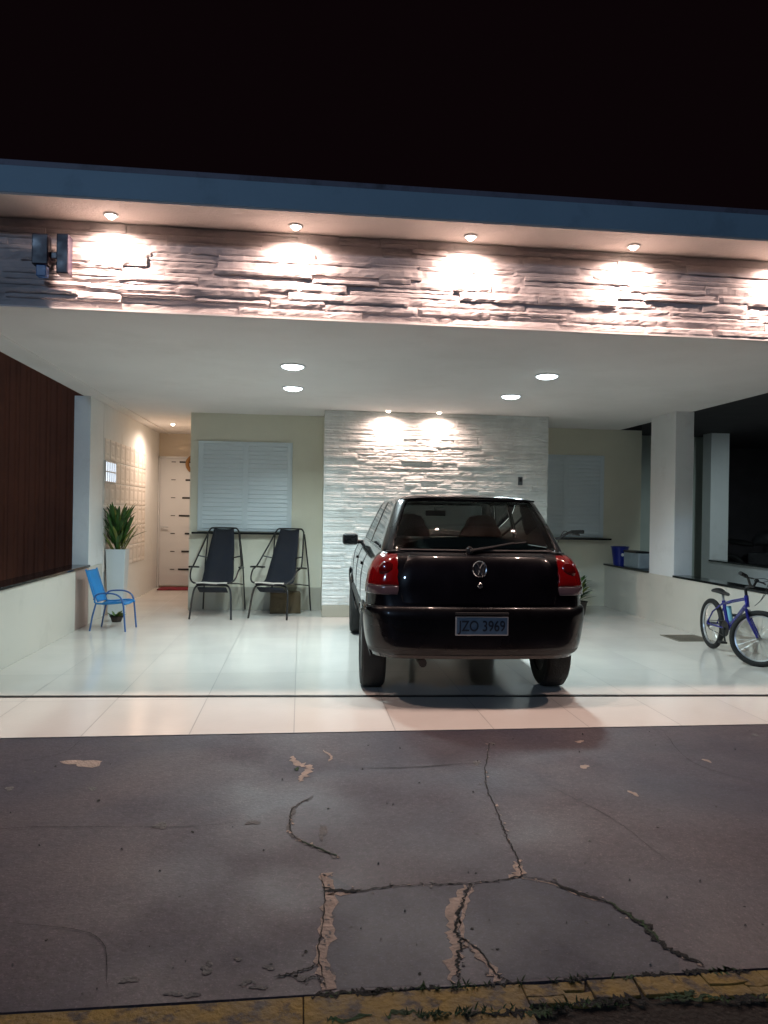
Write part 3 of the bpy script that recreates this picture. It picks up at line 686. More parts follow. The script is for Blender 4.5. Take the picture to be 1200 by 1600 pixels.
# ---------------------------------------------------------------- bicycles
def bicycle(label, loc, rz, steer, mp, scale=1, R=.245):
    t = thing('bicycle', label, 'bicycle', loc, rz, scale=scale)
    WB = .86; hub = Vector((0, 0, R)); bb = Vector((.36, 0, .25)); st = Vector((.25, 0, .50)); sd_ = Vector((.235, 0, .565))
    ht = Vector((.70, 0, .60)); hb = Vector((.725, 0, .50)); fh = Vector((WB, 0, R))
    def wheel(ctr, Mx):
        wobj = MB()
        tt = [ctr+Mx@Vector((math.cos(a)*(R-.022), 0, math.sin(a)*(R-.022))) for a in [2*PI*k/48 for k in range(48)]]
        w_ = wobj.tube(tt, .025, 10, closed=True).build('wheel', MT['rubber'], t, smooth=True)
        tt = [ctr+Mx@Vector((math.cos(a)*(R-.046), 0, math.sin(a)*(R-.046))) for a in [2*PI*k/48 for k in range(48)]]
        MB().tube(tt, .010, 8, closed=True).build('rim', MT['silver'], w_, smooth=True)
        sp = MB()
        for k in range(24):
            a = 2*PI*k/24; b = a+(.35 if k % 2 else -.35); q = .02*(1 if (k//2) % 2 else -1)
            sp.tube([ctr+Mx@Vector((math.cos(b)*.018, q, math.sin(b)*.018)), ctr+Mx@Vector((math.cos(a)*(R-.05), 0, math.sin(a)*(R-.05)))], .0011, 4)
        sp.build('spokes', MT['silver'], w_)
        MB().tube([ctr+Mx@Vector((0, -.045, 0)), ctr+Mx@Vector((0, -.02, 0)), ctr+Mx@Vector((0, .02, 0)), ctr+Mx@Vector((0, .045, 0))], [.012, .018, .018, .012], 12).build('hub', MT['alloy'], w_, smooth=True)
    wheel(hub, Matrix.Identity(3))
    f = MB()
    f.tube([bb, st], .017).tube([ht, hb], .019).tube([bb, hb+Vector((-.01, 0, .02))], .019).tube([st-Vector((0, 0, .03)), (.45, 0, .52), ht-Vector((.01, 0, .03))], .015)
    for s in (-1, 1):
        f.tube([bb+Vector((0, s*.02, 0)), (.18, s*.045, .25), hub+Vector((0, s*.05, 0))], .009)
        f.tube([st+Vector((0, s*.015, -.03)), (.12, s*.045, .38), hub+Vector((0, s*.05, 0))], .008)
    f.build('frame', mp, t, smooth=True)
    # steering group turned about the head tube
    ax = (ht-hb).normalized(); Mr = Matrix.Rotation(steer, 3, ax)
    def q(p): return hb+Mr@(Vector(p)-hb)
    fk = MB(); crown = hb-ax*.03
    for s in (-1, 1): fk.tube([q(crown+Vector((0, s*.042, 0))), q(crown+Vector((.03, s*.045, -.08))), q(fh+Vector((0, s*.048, 0)))], [.014, .014, .009])
    fk.tube([q(crown+Vector((0, -.045, 0))), q(crown+Vector((0, .045, 0)))], .016)
    fk.build('fork', mp, t, smooth=True)
    wheel(q(fh), Mr)
    hbz = ht+ax*.07; fwd = Vector((.05, 0, .03))
    MB().tube([ht, q(hbz)], .013).tube([q(hbz), q(hbz+fwd)], .014).build('stem', MT['black_metal'], t, smooth=True)
    hbar = MB().tube(bez([q(hbz+fwd+Vector((-.03, -.25, .07))), q(hbz+fwd+Vector((-.01, -.15, .06))), q(hbz+fwd+Vector((0, -.05, 0))), q(hbz+fwd+Vector((0, .05, 0))), q(hbz+fwd+Vector((-.01, .15, .06))), q(hbz+fwd+Vector((-.03, .25, .07)))]), .0105).build('handlebar', MT['black_metal'], t, smooth=True)
    for s in (-1, 1):
        MB().tube([q(hbz+fwd+Vector((-.035, s*.27, .072))), q(hbz+fwd+Vector((-.016, s*.16, .062)))], .017).build('grip', MT['rubber'], hbar, smooth=True)
        MB().tube(bez([q(hbz+fwd+Vector((0, s*.13, .055))), q(hbz+fwd+Vector((.045, s*.15, .05))), q(hbz+fwd+Vector((.05, s*.22, .045)))]), .007).build('brake_lever', MT['black_metal'], hbar, smooth=True)
        MB().tube(bez([q(hbz+fwd+Vector((.03, s*.14, .05))), q(hbz+fwd+Vector((.14, s*.06, .06))), q(hbz+fwd+Vector((.10, s*.01, -.10))), q(crown+Vector((.05, 0, .05)))]), .0028, 6).build('cable', MT['dark'], t, smooth=True)
    MB().tube([st, sd_+Vector((-.005, 0, .01))], .0125).build('seat_post', MT['silver'], t, smooth=True)
    P = []
    for u in range(9):
        x = -.13+.26*u/8; hw = .075*(1-(u/8)**.8*.78); P.append([(sd_.x+x, hw*v, sd_.z+.035-.022*v*v+.012*math.cos(u/8*PI)) for v in (-1, -.6, -.2, .2, .6, 1)])
    MB().grid(P).build('saddle', MT['plastic'], t, smooth=True, solid=.03, sub=1)
    MB().lathe([(.012, -.03), (.075, -.03), (.075, -.034), (.012, -.034)], tuple(bb), 'y', 28).tube([bb+Vector((0, -.05, 0)), bb+Vector((.06, -.055, -.12))], .009, 8).tube([bb+Vector((0, .05, 0)), bb+Vector((-.06, .055, .12))], .009, 8).tube([bb+Vector((0, -.05, 0)), bb+Vector((0, .05, 0))], .014, 10).build('crankset', MT['black_metal'], t, smooth=True)
    for s, c in ((-1, (.06, -.08, -.12)), (1, (-.06, .08, .12))):
        c = bb+Vector(c); MB().box(c.x-.035, c.x+.035, c.y-.03, c.y+.03, c.z-.01, c.z+.01).build('pedal', MT['plastic'], t, bevel=.003)
    MB().tube([bb+Vector((0, -.032, .075)), hub+Vector((0, -.035, .03))], .004, 6).tube([bb+Vector((0, -.032, -.075)), hub+Vector((.02, -.035, -.05)), hub+Vector((0, -.035, -.03))], .004, 6).lathe([(.01, -.035), (.035, -.035), (.035, -.040), (.01, -.040)], tuple(hub), 'y', 20).build('chain', MT['black_metal'], t)
    MB().tube([bb+Vector((-.03, .03, .06)), bb+Vector((-.08, .032, .20))], .026, 12).build('bottle', MT['cyan'], t, smooth=True)
    return t
bicycle('small blue bicycle with its front wheel turned, parked by the right low wall', (4.08, 6.84, 0), math.atan2(-.99, -.13), math.radians(50), MT['bike_blue'])
bicycle('dark bicycle mostly hidden behind the car, its handlebar below the right window', (3.47, 9.72, 0), math.radians(-112), math.radians(14), MT['bike_grey'], 1.45, .245)

# ---------------------------------------------------------------- things on the right coping
bk = thing('bucket', 'blue plastic bucket with a white sticker on the right coping', 'bucket', (4.44, 9.76, .61))
MB().lathe([(.0005, 0), (.085, 0), (.118, .25), (.126, .25), (.126, .262), (.112, .262), (.080, .01), (.0005, .01)], n=32).build('pail', MT['bucket'], bk, smooth=True)
MB().lathe([(.0005, .0), (.022, .0), (.022, .004), (.0005, .004)], (0, 0, 0), 'y', 16).build('sticker', MT['label'], bk).location = (-.01, -.112, .15)
MB().tube(bez([(-.122, 0, .25), (-.08, .06, .28), (0, .09, .29), (.08, .06, .28), (.122, 0, .25)]), .003, 6).build('handle', MT['silver'], bk, smooth=True)
gbx = thing('storage_box', 'grey plastic box with a dark lid beside the blue bucket', 'box', (4.46, 9.28, .61))
MB().box(-.085, .085, -.22, .22, .001, .20).build('container', MT['foam'], gbx, bevel=.012)
MB().box(-.09, .09, -.17, .225, .2005, .225).build('lid', MT['dark'], gbx, bevel=.006)

# ---------------------------------------------------------------- neighbours
nl = thing('neighbour_house', 'dark brown plastered neighbouring house wall seen over the left low wall', 'house', (-3.2, 9.4, 0))
bw_ = MB().box(-.42, .62, -.19, 0, 0, 4.2)
for k in range(9): bw_.poly([(-.42+k*.118, -.19), (-.40+k*.118, -.205), (-.345+k*.118, -.205), (-.325+k*.118, -.19)], 0, 4.2)
bw_.build('wall', MT['brownwall'], nl)
MB().box(-1.9, -.42, .3, .5, 0, 4.2).build('wall', MT['darkwall'], nl)
nr = thing('neighbour_house', 'neighbouring carport right of the garage with white low wall and pillar', 'house', (7.0, 11.5, 0))
MB().box(0, .33, .34, .60, 0, 2.75).build('pillar', MT['wall_white'], nr)
MB().box(0, .18, -5.5, .337, 0, .545).build('low_wall', MT['wall_white'], nr)
MB().box(-.02, .20, -5.5, .337, .5455, .57).build('coping', MT['granite'], nr)
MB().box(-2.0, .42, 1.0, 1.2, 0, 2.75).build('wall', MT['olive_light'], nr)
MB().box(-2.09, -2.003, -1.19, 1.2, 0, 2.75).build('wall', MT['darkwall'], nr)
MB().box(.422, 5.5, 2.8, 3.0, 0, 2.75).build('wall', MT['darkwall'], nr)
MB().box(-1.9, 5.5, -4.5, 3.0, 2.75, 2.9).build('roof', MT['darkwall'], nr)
t = thing('downlight', 'added round ceiling lamp under the neighbouring carport roof, unseen past the right edge', 'ceiling light', (5.9, 7.4, 2.75))
MB().lathe([(.0005, -.012), (.09, -.012), (.105, -.008), (.108, -.0005)], n=32).build('diffuser', MT['led'], t)
lamp('led_light', 'SPOT', (5.9, 7.4, 2.73), 330, COOL, (7.3, 10.6, .1), spot_size=math.radians(84), spot_blend=.8, shadow_soft_size=.09)  # unseen lamp, added and aimed to brighten the neighbour's pillar and low wall
# motorcycle in the dark beyond the neighbour's low wall
mo = thing('motorcycle', 'dark motorcycle parked behind the white low wall beyond the right opening', 'motorcycle', (8.15, 13.1, 0), math.radians(-48))
MB().tube([(math.cos(2*PI*k/32)*.26, 0, .31+math.sin(2*PI*k/32)*.26) for k in range(32)], .05, 10, closed=True).build('wheel', MT['rubber'], mo, smooth=True)
MB().tube([(1.25+math.cos(2*PI*k/32)*.27, 0, .31+math.sin(2*PI*k/32)*.27) for k in range(32)], .04, 10, closed=True).build('wheel', MT['rubber'], mo, smooth=True)
MB().tube(bez([(.35, 0, .82), (.55, 0, .90), (.78, 0, .93), (.92, 0, .84)]), [.09, .11, .13, .15]*2+[.16]*4+[.165]*4+[.15]*4+[.13]*4+[.10]*4+[.08], 14).build('fuel_tank', MT['motor'], mo, smooth=True) if False else \
MB().tube([(.42, 0, .84), (.52, 0, .90), (.66, 0, .93), (.80, 0, .92), (.92, 0, .86)], [.07, .12, .15, .14, .08], 14).build('fuel_tank', MT['motor'], mo, smooth=True)
MB().tube([(-.18, 0, .84), (0, 0, .85), (.25, 0, .82), (.42, 0, .80)], [.06, .11, .12, .08], 12, flat=.5).build('seat', MT['plastic'], mo, smooth=True)
MB().box(.35, .75, -.13, .13, .32, .66).build('engine', MT['motor'], mo, bevel=.03)
MB().tube([(1.25, .07, .31), (1.0, .07, .95)], .022).tube([(1.25, -.07, .31), (1.0, -.07, .95)], .022).build('fork', MT['silver'], mo, smooth=True)
MB().tube(bez([(.85, -.36, 1.08), (.95, -.2, 1.12), (.99, 0, 1.0), (.95, .2, 1.12), (.85, .36, 1.08)]), .014).build('handlebar', MT['black_metal'], mo, smooth=True)
MB().lathe([(.0005, .10), (.08, .07), (.095, 0), (.06, -.08), (.0005, -.1)], (1.08, 0, .92), 'x', 20).build('headlight', MT['clear_lens'], mo, smooth=True)
MB().tube([(.2, -.15, .42), (.5, -.16, .34), (-.25, -.16, .40)], .035).build('exhaust', MT['chrome'], mo, smooth=True)
for s in (-1, 1): MB().tube([(.93, s*.22, 1.10), (.90, s*.26, 1.24)], .006, 6).lathe([(.0005, .01), (.055, .006), (.055, -.006), (.0005, -.01)], (.90, s*.27, 1.27), 'x', 18).build('mirror', MT['black_metal'], mo, smooth=True)
MB().box(.98, 1.5, -.05, .05, .60, .63).build('mudguard', MT['shutter'], mo, bevel=.01)

# ---------------------------------------------------------------- the car
car = thing('parked_car', 'black five door hatchback parked nose in under the carport, seen from behind', 'car', (1.198, 4.72, 0), -.035); car.scale = (.885, 1, 1)
WR = .285
def lerp(a, b, t): return a+(b-a)*t
def tab(T, z):
    if z <= T[0][0]: return T[0][1]
    for (a, b), (c, d) in zip(T, T[1:]):
        if z <= c: t = (z-a)/(c-a); return lerp(b, d, t)
    return T[-1][1]
HW = [(.22, .72), (.30, .79), (.40, .825), (.52, .845), (.68, .85), (.80, .845), (.90, .825), (.97, .79), (1.005, .765), (1.03, .735)]
YR = [(.22, .16), (.30, .07), (.36, .035), (.45, .015), (.62, .02), (.68, .04), (.74, .055), (.86, .075), (.95, .10), (1.0, .13), (1.03, .165)]
YF = [(.22, 3.70), (.35, 3.80), (.55, 3.80), (.68, 3.74), (.76, 3.62), (.84, 3.40), (.90, 3.15), (.95, 2.95), (1.03, 2.86)]
RC = [(.22, .22), (.5, .25), (.68, .20), (.8, .15), (1.03, .16)]
NR, NC, NS = 16, 6, 44
def loop(z, off=0, hw=None, yr=None, yf=None, rc=None, bow=.055):
    w_ = (hw if hw is not None else tab(HW, z))+off; r_ = rc if rc is not None else tab(RC, z)
    y0 = (yr if yr is not None else tab(YR, z))-off; y1 = (yf if yf is not None else tab(YF, z))+off
    P = []
    def B(x): return bow*(abs(x)/w_)**2.2
    xs = w_-r_
    for i in range(NR+1): x = lerp(-xs, xs, i/NR); P.append((x, y0+B(x)))
    yb = y0+B(xs)
    for i in range(1, NC+1):
        a = PI/2*i/NC; P.append((xs+r_*math.sin(a), yb+r_*(1-math.cos(a))))
    ya = yb+r_; yc = y1-bow-r_
    for i in range(1, NS): P.append((w_, lerp(ya, yc, i/NS)))
    for i in range(NC+1):
        a = PI/2*i/NC; P.append((xs+r_*math.cos(a), yc+r_*math.sin(a)))
    for i in range(1, NR): x = lerp(xs, -xs, i/NR); P.append((x, y1-B(x)))
    for i in range(NC+1):
        a = PI/2*i/NC; P.append((-xs-r_*math.sin(a), yc+r_*(math.cos(a))))
    for i in range(1, NS): P.append((-w_, lerp(yc, ya, i/NS)))
    for i in range(NC):
        a = PI/2*i/NC; P.append((-xs-r_*math.cos(a), yb+r_*(1-math.sin(a))))
    return P
# column index ranges
c_rear = list(range(0, NR)); c_rc = list(range(NR, NR+NC)); c_rs = list(range(NR+NC, NR+NC+NS))
NT = len(loop(.5))
def loft(mb, zs, loops, cols=None):
    for a in range(len(zs)-1):
        for c in (cols(a) if cols else range(NT)):
            d = (c+1) % NT; la, lb_ = loops[a], loops[a+1]
            mb.add([(*la[c], zs[a]), (*la[d], zs[a]), (*lb_[d], zs[a+1]), (*lb_[c], zs[a+1])], [(0, 1, 2, 3)])
def weld(o):
    bm = bmesh.new(); bm.from_mesh(o.data); bmesh.ops.remove_doubles(bm, verts=bm.verts, dist=.0004)
    bmesh.ops.recalc_face_normals(bm, faces=bm.faces)
    for f in bm.faces: f.smooth = True
    bm.to_mesh(o.data); bm.free()
zs = [.325, .335, .35, .37, .42, .50, .58, .64, .68, .70, .74, .78, .82, .86, .90, .94, .97, 1.0, 1.02, 1.03]
lower = MB(); lps = [loop(z) for z in zs]
loft(lower, zs, lps)
n0 = len(lower.v); lower.add([(*p, zs[0]) for p in lps[0]], [tuple(range(NT))[::-1]]); lower.add([(*p, zs[-1]) for p in lps[-1]], [tuple(range(NT))])
body = lower.build('body', MT['paint'], car); weld(body)
# wheel arches cut out
cut = MB(); AX = (.70, 3.12)
for y in AX:
    for s in (-1, 1): cut.lathe([(.0001, s*.50), (.335, s*.50), (.335, s*.95), (.0001, s*.95)], (0, y, WR+.01), 'x', 40)
cu = cut.build('arch_cutter', MT['plastic']); weld(cu); cu.parent = car
m = body.modifiers.new('arch', 'BOOLEAN'); m.object = cu; m.operation = 'DIFFERENCE'; m.solver = 'EXACT'
bpy.context.view_layer.update()
dg = bpy.context.evaluated_depsgraph_get(); ev = body.evaluated_get(dg); nm = bpy.data.meshes.new_from_object(ev)
body.modifiers.clear(); body.data = nm; bpy.data.objects.remove(cu)
bm = bmesh.new(); bm.from_mesh(nm)
for f in bm.faces: f.smooth = True
for e in bm.edges:
    if len(e.link_faces) == 2 and e.link_faces[0].normal.dot(e.link_faces[1].normal) < math.cos(math.radians(38)): e.smooth = False
bm.to_mesh(nm); bm.free()

# cabin
gz = [1.03, 1.05, 1.10, 1.16, 1.22, 1.28, 1.33, 1.36, 1.378, 1.395, 1.408, 1.417, 1.421]
gw = [.735, .728, .708, .682, .655, .628, .603, .585, .565, .52, .44, .28, .10]
gyr = [.165, .185, .225, .275, .328, .385, .43, .455, .46, .50, .60, .85, 1.15]
gyf = [2.86, 2.82, 2.72, 2.61, 2.50, 2.39, 2.30, 2.24, 2.19, 2.10, 1.98, 1.75, 1.45]
grc = [.16, .16, .155, .15, .15, .15, .15, .15, .15, .15, .14, .10, .05]
gz = [1.03+(q-1.03)*1.075 for q in gz]
glp = [loop(z, 0, w_, a, b, c_, .05 if i < 9 else .03) for i, (z, w_, a, b, c_) in enumerate(zip(gz, gw, gyr, gyf, grc))]
RW0, RW1 = 1, 7     # window rows
def kind(row, c):
    if not (RW0 <= row < RW1): return 'b'
    # rear window: the rear face plus half of each corner
    if c < NR or (NR <= c < NR+2) or c >= NT-2: return 'rear'
    s = c-(NR+NC)
    if 0 <= s < NS: f = s
    else:
        q = c-(NR+NC+NS-1+NC+1+NR-1+NC+1)   # left side, running from front to rear
        f = None
        l0 = NT-(NC)-NS
        if l0 <= c < l0+NS: f = NS-1-(c-l0)
    if f is not None:
        if 5 <= f < 23: return 'sr'
        if 25 <= f < NS-4: return 'sf'
        return 'b'
    # windscreen
    fr0 = NR+NC+NS+NC-2; fr1 = fr0+NR+4
    if fr0 <= c < fr1: return 'front'
    return 'b'
parts = {'b': MB(), 'rear': MB(), 'srR': MB(), 'sfR': MB(), 'srL': MB(), 'sfL': MB(), 'front': MB()}
for a in range(len(gz)-1):
    for c in range(NT):
        d = (c+1) % NT; k = kind(a, c)
        if k in ('sr', 'sf'): k += 'R' if c < NT/2 else 'L'
        parts[k].add([(*glp[a][c], gz[a]), (*glp[a][d], gz[a]), (*glp[a+1][d], gz[a+1]), (*glp[a+1][c], gz[a+1])], [(0, 1, 2, 3)])
parts['b'].add([(*p, gz[-1]) for p in glp[-1]], [tuple(range(NT))])
rf = parts['b'].build('roof', MT['paint'], car); weld(rf)
md = rf.modifiers.new('s', 'SOLIDIFY'); md.thickness = .022; md.offset = -1
md = rf.modifiers.new('u', 'SUBSURF'); md.levels = md.render_levels = 1
for k, nme, g_ in (('rear', 'rear_window', 'glass'), ('front', 'windscreen', 'glass'), ('srR', 'side_window', 'glass_side'), ('sfR', 'side_window', 'glass_side'), ('srL', 'side_window', 'glass_side'), ('sfL', 'side_window', 'glass_side')):
    o = parts[k].build(nme, MT[g_], car); weld(o)
    bm = bmesh.new(); bm.from_mesh(o.data)
    cc = Vector((0, 1.6, 1.1))
    for v in bm.verts:
        dv = Vector((v.co.x, v.co.y-1.5, 0)).normalized(); v.co -= dv*.006
    bm.to_mesh(o.data); bm.free()
# hatch panel, standing a hair proud, with shut lines around it
def patch(zlist, lo, hi, off, xlim=None, ext=0):
    mb = MB(); L_ = [loop(z, off) for z in zlist]
    def cols(a): return [c % NT for c in range(lo, hi)]
    loft(mb, zlist, L_, cols); return mb
hz = [.695, .70, .74, .78, .82, .86, .90, .94, .97, 1.0, 1.018]
hp = patch(hz, 1, NR-1, .006).build('hatch', MT['paint'], car); weld(hp)
md = hp.modifiers.new('s', 'SOLIDIFY'); md.thickness = .008; md.offset = -1
md = hp.modifiers.new('b', 'BEVEL'); md.width = .003; md.segments = 2; md.limit_method = 'ANGLE'; md.angle_limit = math.radians(50)
# rear bumper: wraps round to the wheel arch, a little proud
bz = [.345, .36, .385, .44, .50, .56, .62, .655, .672, .680]; bo = [.004, .014, .020, .022, .022, .023, .024, .022, .014, .004]
mb = MB(); L_ = [loop(z, o) for z, o in zip(bz, bo)]
loft(mb, bz, L_, lambda a: [c % NT for c in range(-NC-1, NR+NC+1)])
for i in range(len(mb.f)): pass
bp = mb.build('bumper', [MT['bumper'], MT['dusty']], car); weld(bp)
for p_ in bp.data.polygons:
    if p_.center.z < .40: p_.material_index = 1
md = bp.modifiers.new('s', 'SOLIDIFY'); md.thickness = .012; md.offset = -1
md = bp.modifiers.new('u', 'SUBSURF'); md.levels = md.render_levels = 1
fb = MB(); loft(fb, bz, L_, lambda a: list(range(NR+NC+NS-2, NR+NC+NS+NC+NR+NC+2))); fbo = fb.build('bumper', MT['bumper'], car); weld(fbo)
# tail lamps
def lens(side, z0, z1, x_in, ycut, off, matname, name, parent, n=7, ytop=None):
    mb = MB(); zz = [lerp(z0, z1, i/n) for i in range(n+1)]
    lo, hi = (-NC-3, 5) if side < 0 else (NR-5, NR+NC+3)
    rows = []
    for z in zz:
        L = loop(z, off); pts = []
        raw = [L[c % NT] for c in range(lo, hi+1)]
        # resample between x_in and the side cut
        dense = []
        for a, b in zip(raw, raw[1:]):
            for k in range(8): dense.append((lerp(a[0], b[0], k/8), lerp(a[1], b[1], k/8)))
        yc = ycut if ytop is None else lerp(ycut, ytop, max(0, (z-z0)/(z1-z0)))
        dense = [p for p in dense if abs(p[0]) > x_in and p[1] < yc]
        m_ = 14; rows.append([(*dense[int(round(q*(len(dense)-1)/m_))], z) for q in range(m_+1)])
    mb.grid(rows); o = mb.build(name, MT[matname], parent); weld(o)
    md = o.modifiers.new('s', 'SOLIDIFY'); md.thickness = .012; md.offset = -1
    md = o.modifiers.new('b', 'BEVEL'); md.width = .004; md.segments = 2; md.limit_method = 'ANGLE'; md.angle_limit = math.radians(50)
    return o
for s in (-1, 1):
    tl = lens(s, .812, 1.020, .615, .34, .012, 'red_lens', 'taillight', car, 7, .26)
    lens(s, .752, .809, .615, .36, .012, 'clear_lens', 'reversing_lens', tl, 3)
    # round inner lamp
    cx = s*.70; cz = .905
    yy0 = tab(YR, cz)+.055*(.70/tab(HW, cz))**2.2
    MB().lathe([(.0005, -.030), (.04, -.026), (.062, -.014), (.066, .01)], (cx, yy0+.012, cz), 'y', 28).build('lamp_bowl', MT['red_deep'], tl, smooth=True)
# number plate on the bumper
pl = thing('x', 'x', 'x'); bpy.data.objects.remove(pl)
pb = MB().box(-.20, .20, -.010, 0, -.062, .062).build('number_plate', MT['plate_rim'], car, bevel=.006); pb.location = (0, -.012, .558)
pf = MB().box(-.190, .190, -.0125, -.0102, -.054, .056).build('plate_face', MT['plate'], pb)
def text(body_, size, m_, parent, loc, rot=(PI/2, 0, 0), ex=.0015, xs=1):
    cu_ = bpy.data.curves.new('t', 'FONT'); cu_.body = body_; cu_.size = size; cu_.extrude = ex; cu_.align_x = 'CENTER'; cu_.align_y = 'CENTER'; cu_.offset = .0012
    to = bpy.data.objects.new('t', cu_); COL.objects.link(to); bpy.context.view_layer.update()
    me = bpy.data.meshes.new_from_object(to.evaluated_get(bpy.context.evaluated_depsgraph_get())); bpy.data.objects.remove(to)
    o = bpy.data.objects.new('lettering', me); COL.objects.link(o); me.materials.clear(); me.materials.append(m_); o.parent = parent; o.location = loc; o.rotation_euler = rot; o.scale = (xs, 1, 1)
    return o
text('JZO 3969', .098, MT['plate_ink'], pb, (0, -.0145, -.002), xs=.90)
MB().box(-.20, .20, -.020, .0, -.008, .008).build('plate_lamp', MT['plastic'], car, bevel=.003).location = (0, -.012, .640)
# round badge and key lock
bgz = .925; by = tab(YR, bgz)-.010
bd = MB().lathe([(.043, -.002), (.046, -.008), (.052, -.010), (.056, -.006), (.056, .004)], (0, 0, 0), 'y', 36).build('badge', MT['chrome'], car, smooth=True); bd.location = (0, by, bgz); bd.rotation_euler = (-.2, 0, 0)
MB().lathe([(.0005, -.0015), (.044, -.001), (.044, .004)], n=36, axis='y').build('badge_plate', MT['dark'], bd)
vw = MB()
def bar(a, b): vw.tube([(a[0], -.004, a[1]), (b[0], -.004, b[1])], .0042, 6)
bar((-.020, .040), (0, .006)); bar((0, .006), (.020, .040)); bar((-.037, .022), (-.016, -.038)); bar((-.016, -.038), (0, -.004)); bar((0, -.004), (.016, -.038)); bar((.016, -.038), (.037, .022))
vw.build('emblem', MT['chrome'], bd)
MB().lathe([(.0005, -.010), (.014, -.009), (.019, -.004), (.019, .006)], (0, tab(YR, .82)-.006, .815), 'y', 24).build('key_lock', MT['chrome'], car, smooth=True)
# rear wiper
def rw(x, z, o=.012):   # a point on the rear glass
    return Vector((x, tab(list(zip(gz, gyr)), z)+.05*(abs(x)/.7)**2.2-o, z))
wp = MB().lathe([(.0005, -.02), (.022, -.018), (.028, .0), (.03, .012)], tuple(rw(-.06, 1.045, .01)), 'y', 20).tube([rw(-.06, 1.045, .028), rw(.12, 1.07, .024), rw(.30, 1.10, .018)], [.012, .009, .006], 8).build('rear_wiper', MT['plastic'], car, smooth=True)
MB().tube([rw(.06, 1.058, .010), rw(.22, 1.085, .010), rw(.40, 1.105, .010)], .006, 6).build('wiper_blade', MT['rubber'], wp)
# black window surround along the belt and roof spoiler lip
MB().tube([rw(-.60+1.2*k/20, 1.045, .002) for k in range(21)], .008, 6).build('window_seal', MT['plastic'], car, smooth=True)
MB().tube([Vector((x, .44+.05*(abs(x)/.6)**2.2, 1.412-.02*(abs(x)/.55)**3)) for x in [-.54+1.08*k/20 for k in range(21)]], .012, 8, flat=.6).build('spoiler', MT['paint'], car, smooth=True)
MB().tube([(x, .30+.02*(x/.3)**2, .735-.0) for x in (-.01, .01)], .001, 4)
MB().cyl((.38, 1.9, 1.41), (.38, 1.75, 1.42), .012).build('aerial_base', MT['plastic'], car, smooth=True)
# door seams, handles and side moulding
for s in (-1, 1):
    for y in (1.12, 1.98, 2.80):
        sm = MB().tube([(s*(tab(HW, z)+.0005), y+(.10*(1.0-z) if y < 1.2 else 0), z) for z in (.34, .5, .68, .8, .9, .97, 1.0)], .0035, 6)
        sm.build('door_seam', MT['dark'], car)
    for y in (1.24, 2.08): MB().box(s*.835-.012, s*.835+.012, y, y+.14, .865, .89).build('door_handle', MT['paint'], car, bevel=.008)
    MB().box(s*.852-.010, s*.852+.010, 1.08, 2.76, .52, .57).build('side_moulding', MT['plastic'], car, bevel=.006)
    # mirrors
    mr = MB().tube([(s*.74, 2.46, 1.0), (s*.82, 2.44, 1.005)], .02, 8).build('wing_mirror', MT['plastic'], car, smooth=True)
    hs_ = MB(); hs_.box(s*.90-.085, s*.90+.085, 2.36, 2.46, .975, 1.085); hs_.build('mirror_housing', MT['plastic'], mr, bevel=.03, bseg=4)
    MB().box(s*.90-.07, s*.90+.07, 2.356, 2.3595, .99, 1.07).build('mirror_glass', MT['granite'], mr)
    # arches
    for y in AX:
        pts = [(s*(tab(HW, max(.3, WR+.01+.335*math.sin(a)))+.004), y+.335*math.cos(a), WR+.01+.335*math.sin(a)) for a in [PI*k/24 for k in range(25)]]
        MB().tube(pts, .012, 8).build('wheel_arch', MT['paint'], car, smooth=True)
    MB().lathe([(.0005, 0), (.02, 0), (.02, .004)], (s*.846, 3.35, .70), 'x', 12)
# wheels
def wheel(y, s):
    o = s*.765
    pr = [(.17, -.095), (.22, -.10), (.262, -.098), (.280, -.082), (WR, -.055), (WR, .055), (.280, .082), (.262, .098), (.22, .10), (.17, .095), (.17, -.095)]
    w_ = MB().lathe(pr, (0, 0, 0), 'x', 48).build('wheel', MT['rubber'], car, smooth=True); w_.location = (o, y, WR)
    MB().lathe([(.0005, s*.055), (.05, s*.06), (.07, s*.045), (.12, s*.055), (.155, s*.085), (.175, s*.092)], (0, 0, 0), 'x', 40).build('rim', MT['alloy'], w_, smooth=True)
    MB().lathe([(.0005, -s*.06), (.12, -s*.06), (.17, -s*.08)], (0, 0, 0), 'x', 30).build('brake_drum', MT['brown_leg'], w_)
for y in AX:
    for s in (-1, 1): wheel(y, s)
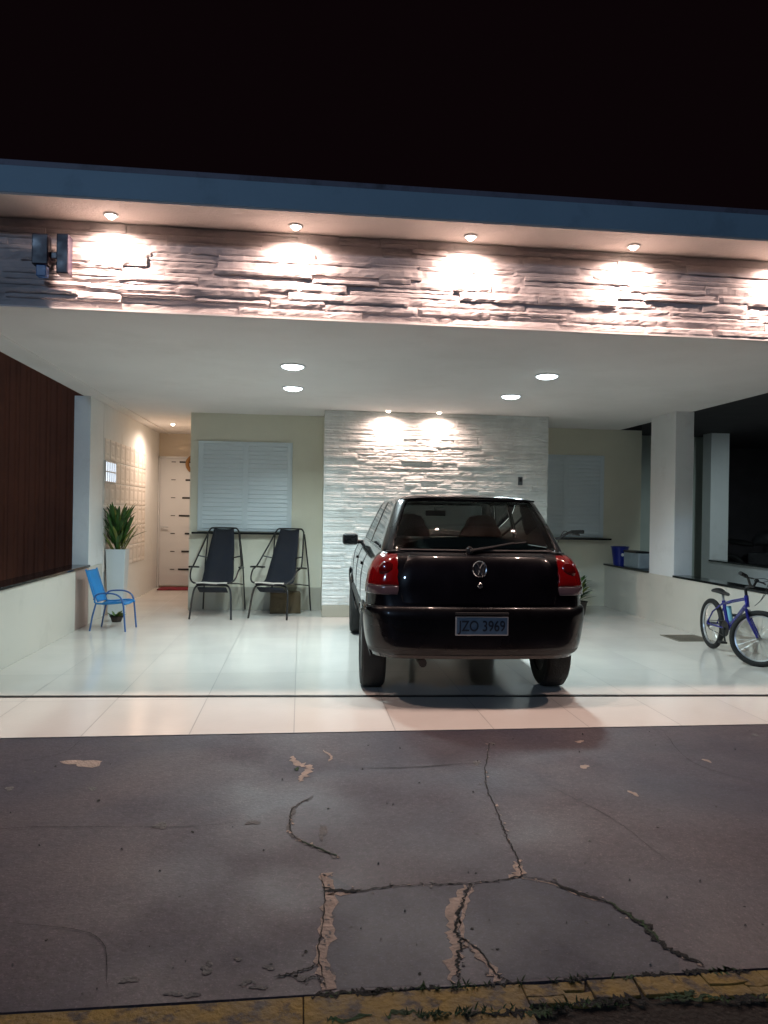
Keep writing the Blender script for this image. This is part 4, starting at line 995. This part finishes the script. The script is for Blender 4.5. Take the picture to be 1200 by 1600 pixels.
# underside
MB().tube([(-.66, .70, .27), (.66, .70, .27)], .045, 12).build('rear_axle', MT['brown_leg'], car, smooth=True)
MB().tube([(-.42, .10, .29), (-.42, .5, .28), (-.40, 1.0, .25), (-.1, 3.0, .22)], .03, 10).build('exhaust', MT['brown_leg'], car, smooth=True)
MB().tube([(-.15, .42, .31), (.30, .42, .31)], .06, 14, flat=.7).build('silencer', MT['brown_leg'], car, smooth=True)
MB().box(-.55, .55, .95, 1.5, .17, .222).build('fuel_tank', MT['plastic'], car, bevel=.03)
# interior
MB().box(-.70, .70, .20, 2.72, 1.031, 1.036).build('interior_trim', MT['trim'], car)
def fseat(x):
    prof = [(.0, 1.04, .23), (.02, 1.10, .22), (.035, 1.15, .20), (.045, 1.19, .165), (.05, 1.235, .15), (.055, 1.27, .12), (.058, 1.285, .07)]
    P = []
    for (y, z, hw) in prof:
        P.append([(x+hw*math.sin(a), 1.60-y+.055*math.cos(a), z) for a in [2*PI*k/16 for k in range(17)]])
    P.append([(x, 1.545, 1.288)]*17)
    o = MB().grid(P).build('seat', MT['seat'], car, smooth=True); weld(o)
fseat(-.36); fseat(.36)
P = [[(x, y+.03*math.sin(k), z) for k, x in enumerate([-.6+1.2*i/12 for i in range(13)])] for y, z in ((.80, 1.03), (.84, 1.10), (.88, 1.115), (.95, 1.10), (1.0, 1.03))]
MB().grid(P).build('rear_bench', MT['seat'], car, smooth=True)
MB().box(-.66, .66, 2.30, 2.72, 1.037, 1.060).build('dashboard', MT['trim'], car, bevel=.012)
MB().tube([(-.36+.17*math.cos(a), 2.12-.05*math.sin(a), 1.02+.10*math.sin(a)) for a in [2*PI*k/32 for k in range(32)]], .012, 8, closed=True).build('steering_wheel', MT['plastic'], car, smooth=True)
im = MB().box(-.11, .11, 2.10, 2.125, 1.270, 1.325).build('interior_mirror', MT['plastic'], car, bevel=.015, bseg=3); MB().cyl((0, 2.12, 1.32), (0, 2.2, 1.36), .008, 8).build('mirror_stem', MT['plastic'], im)
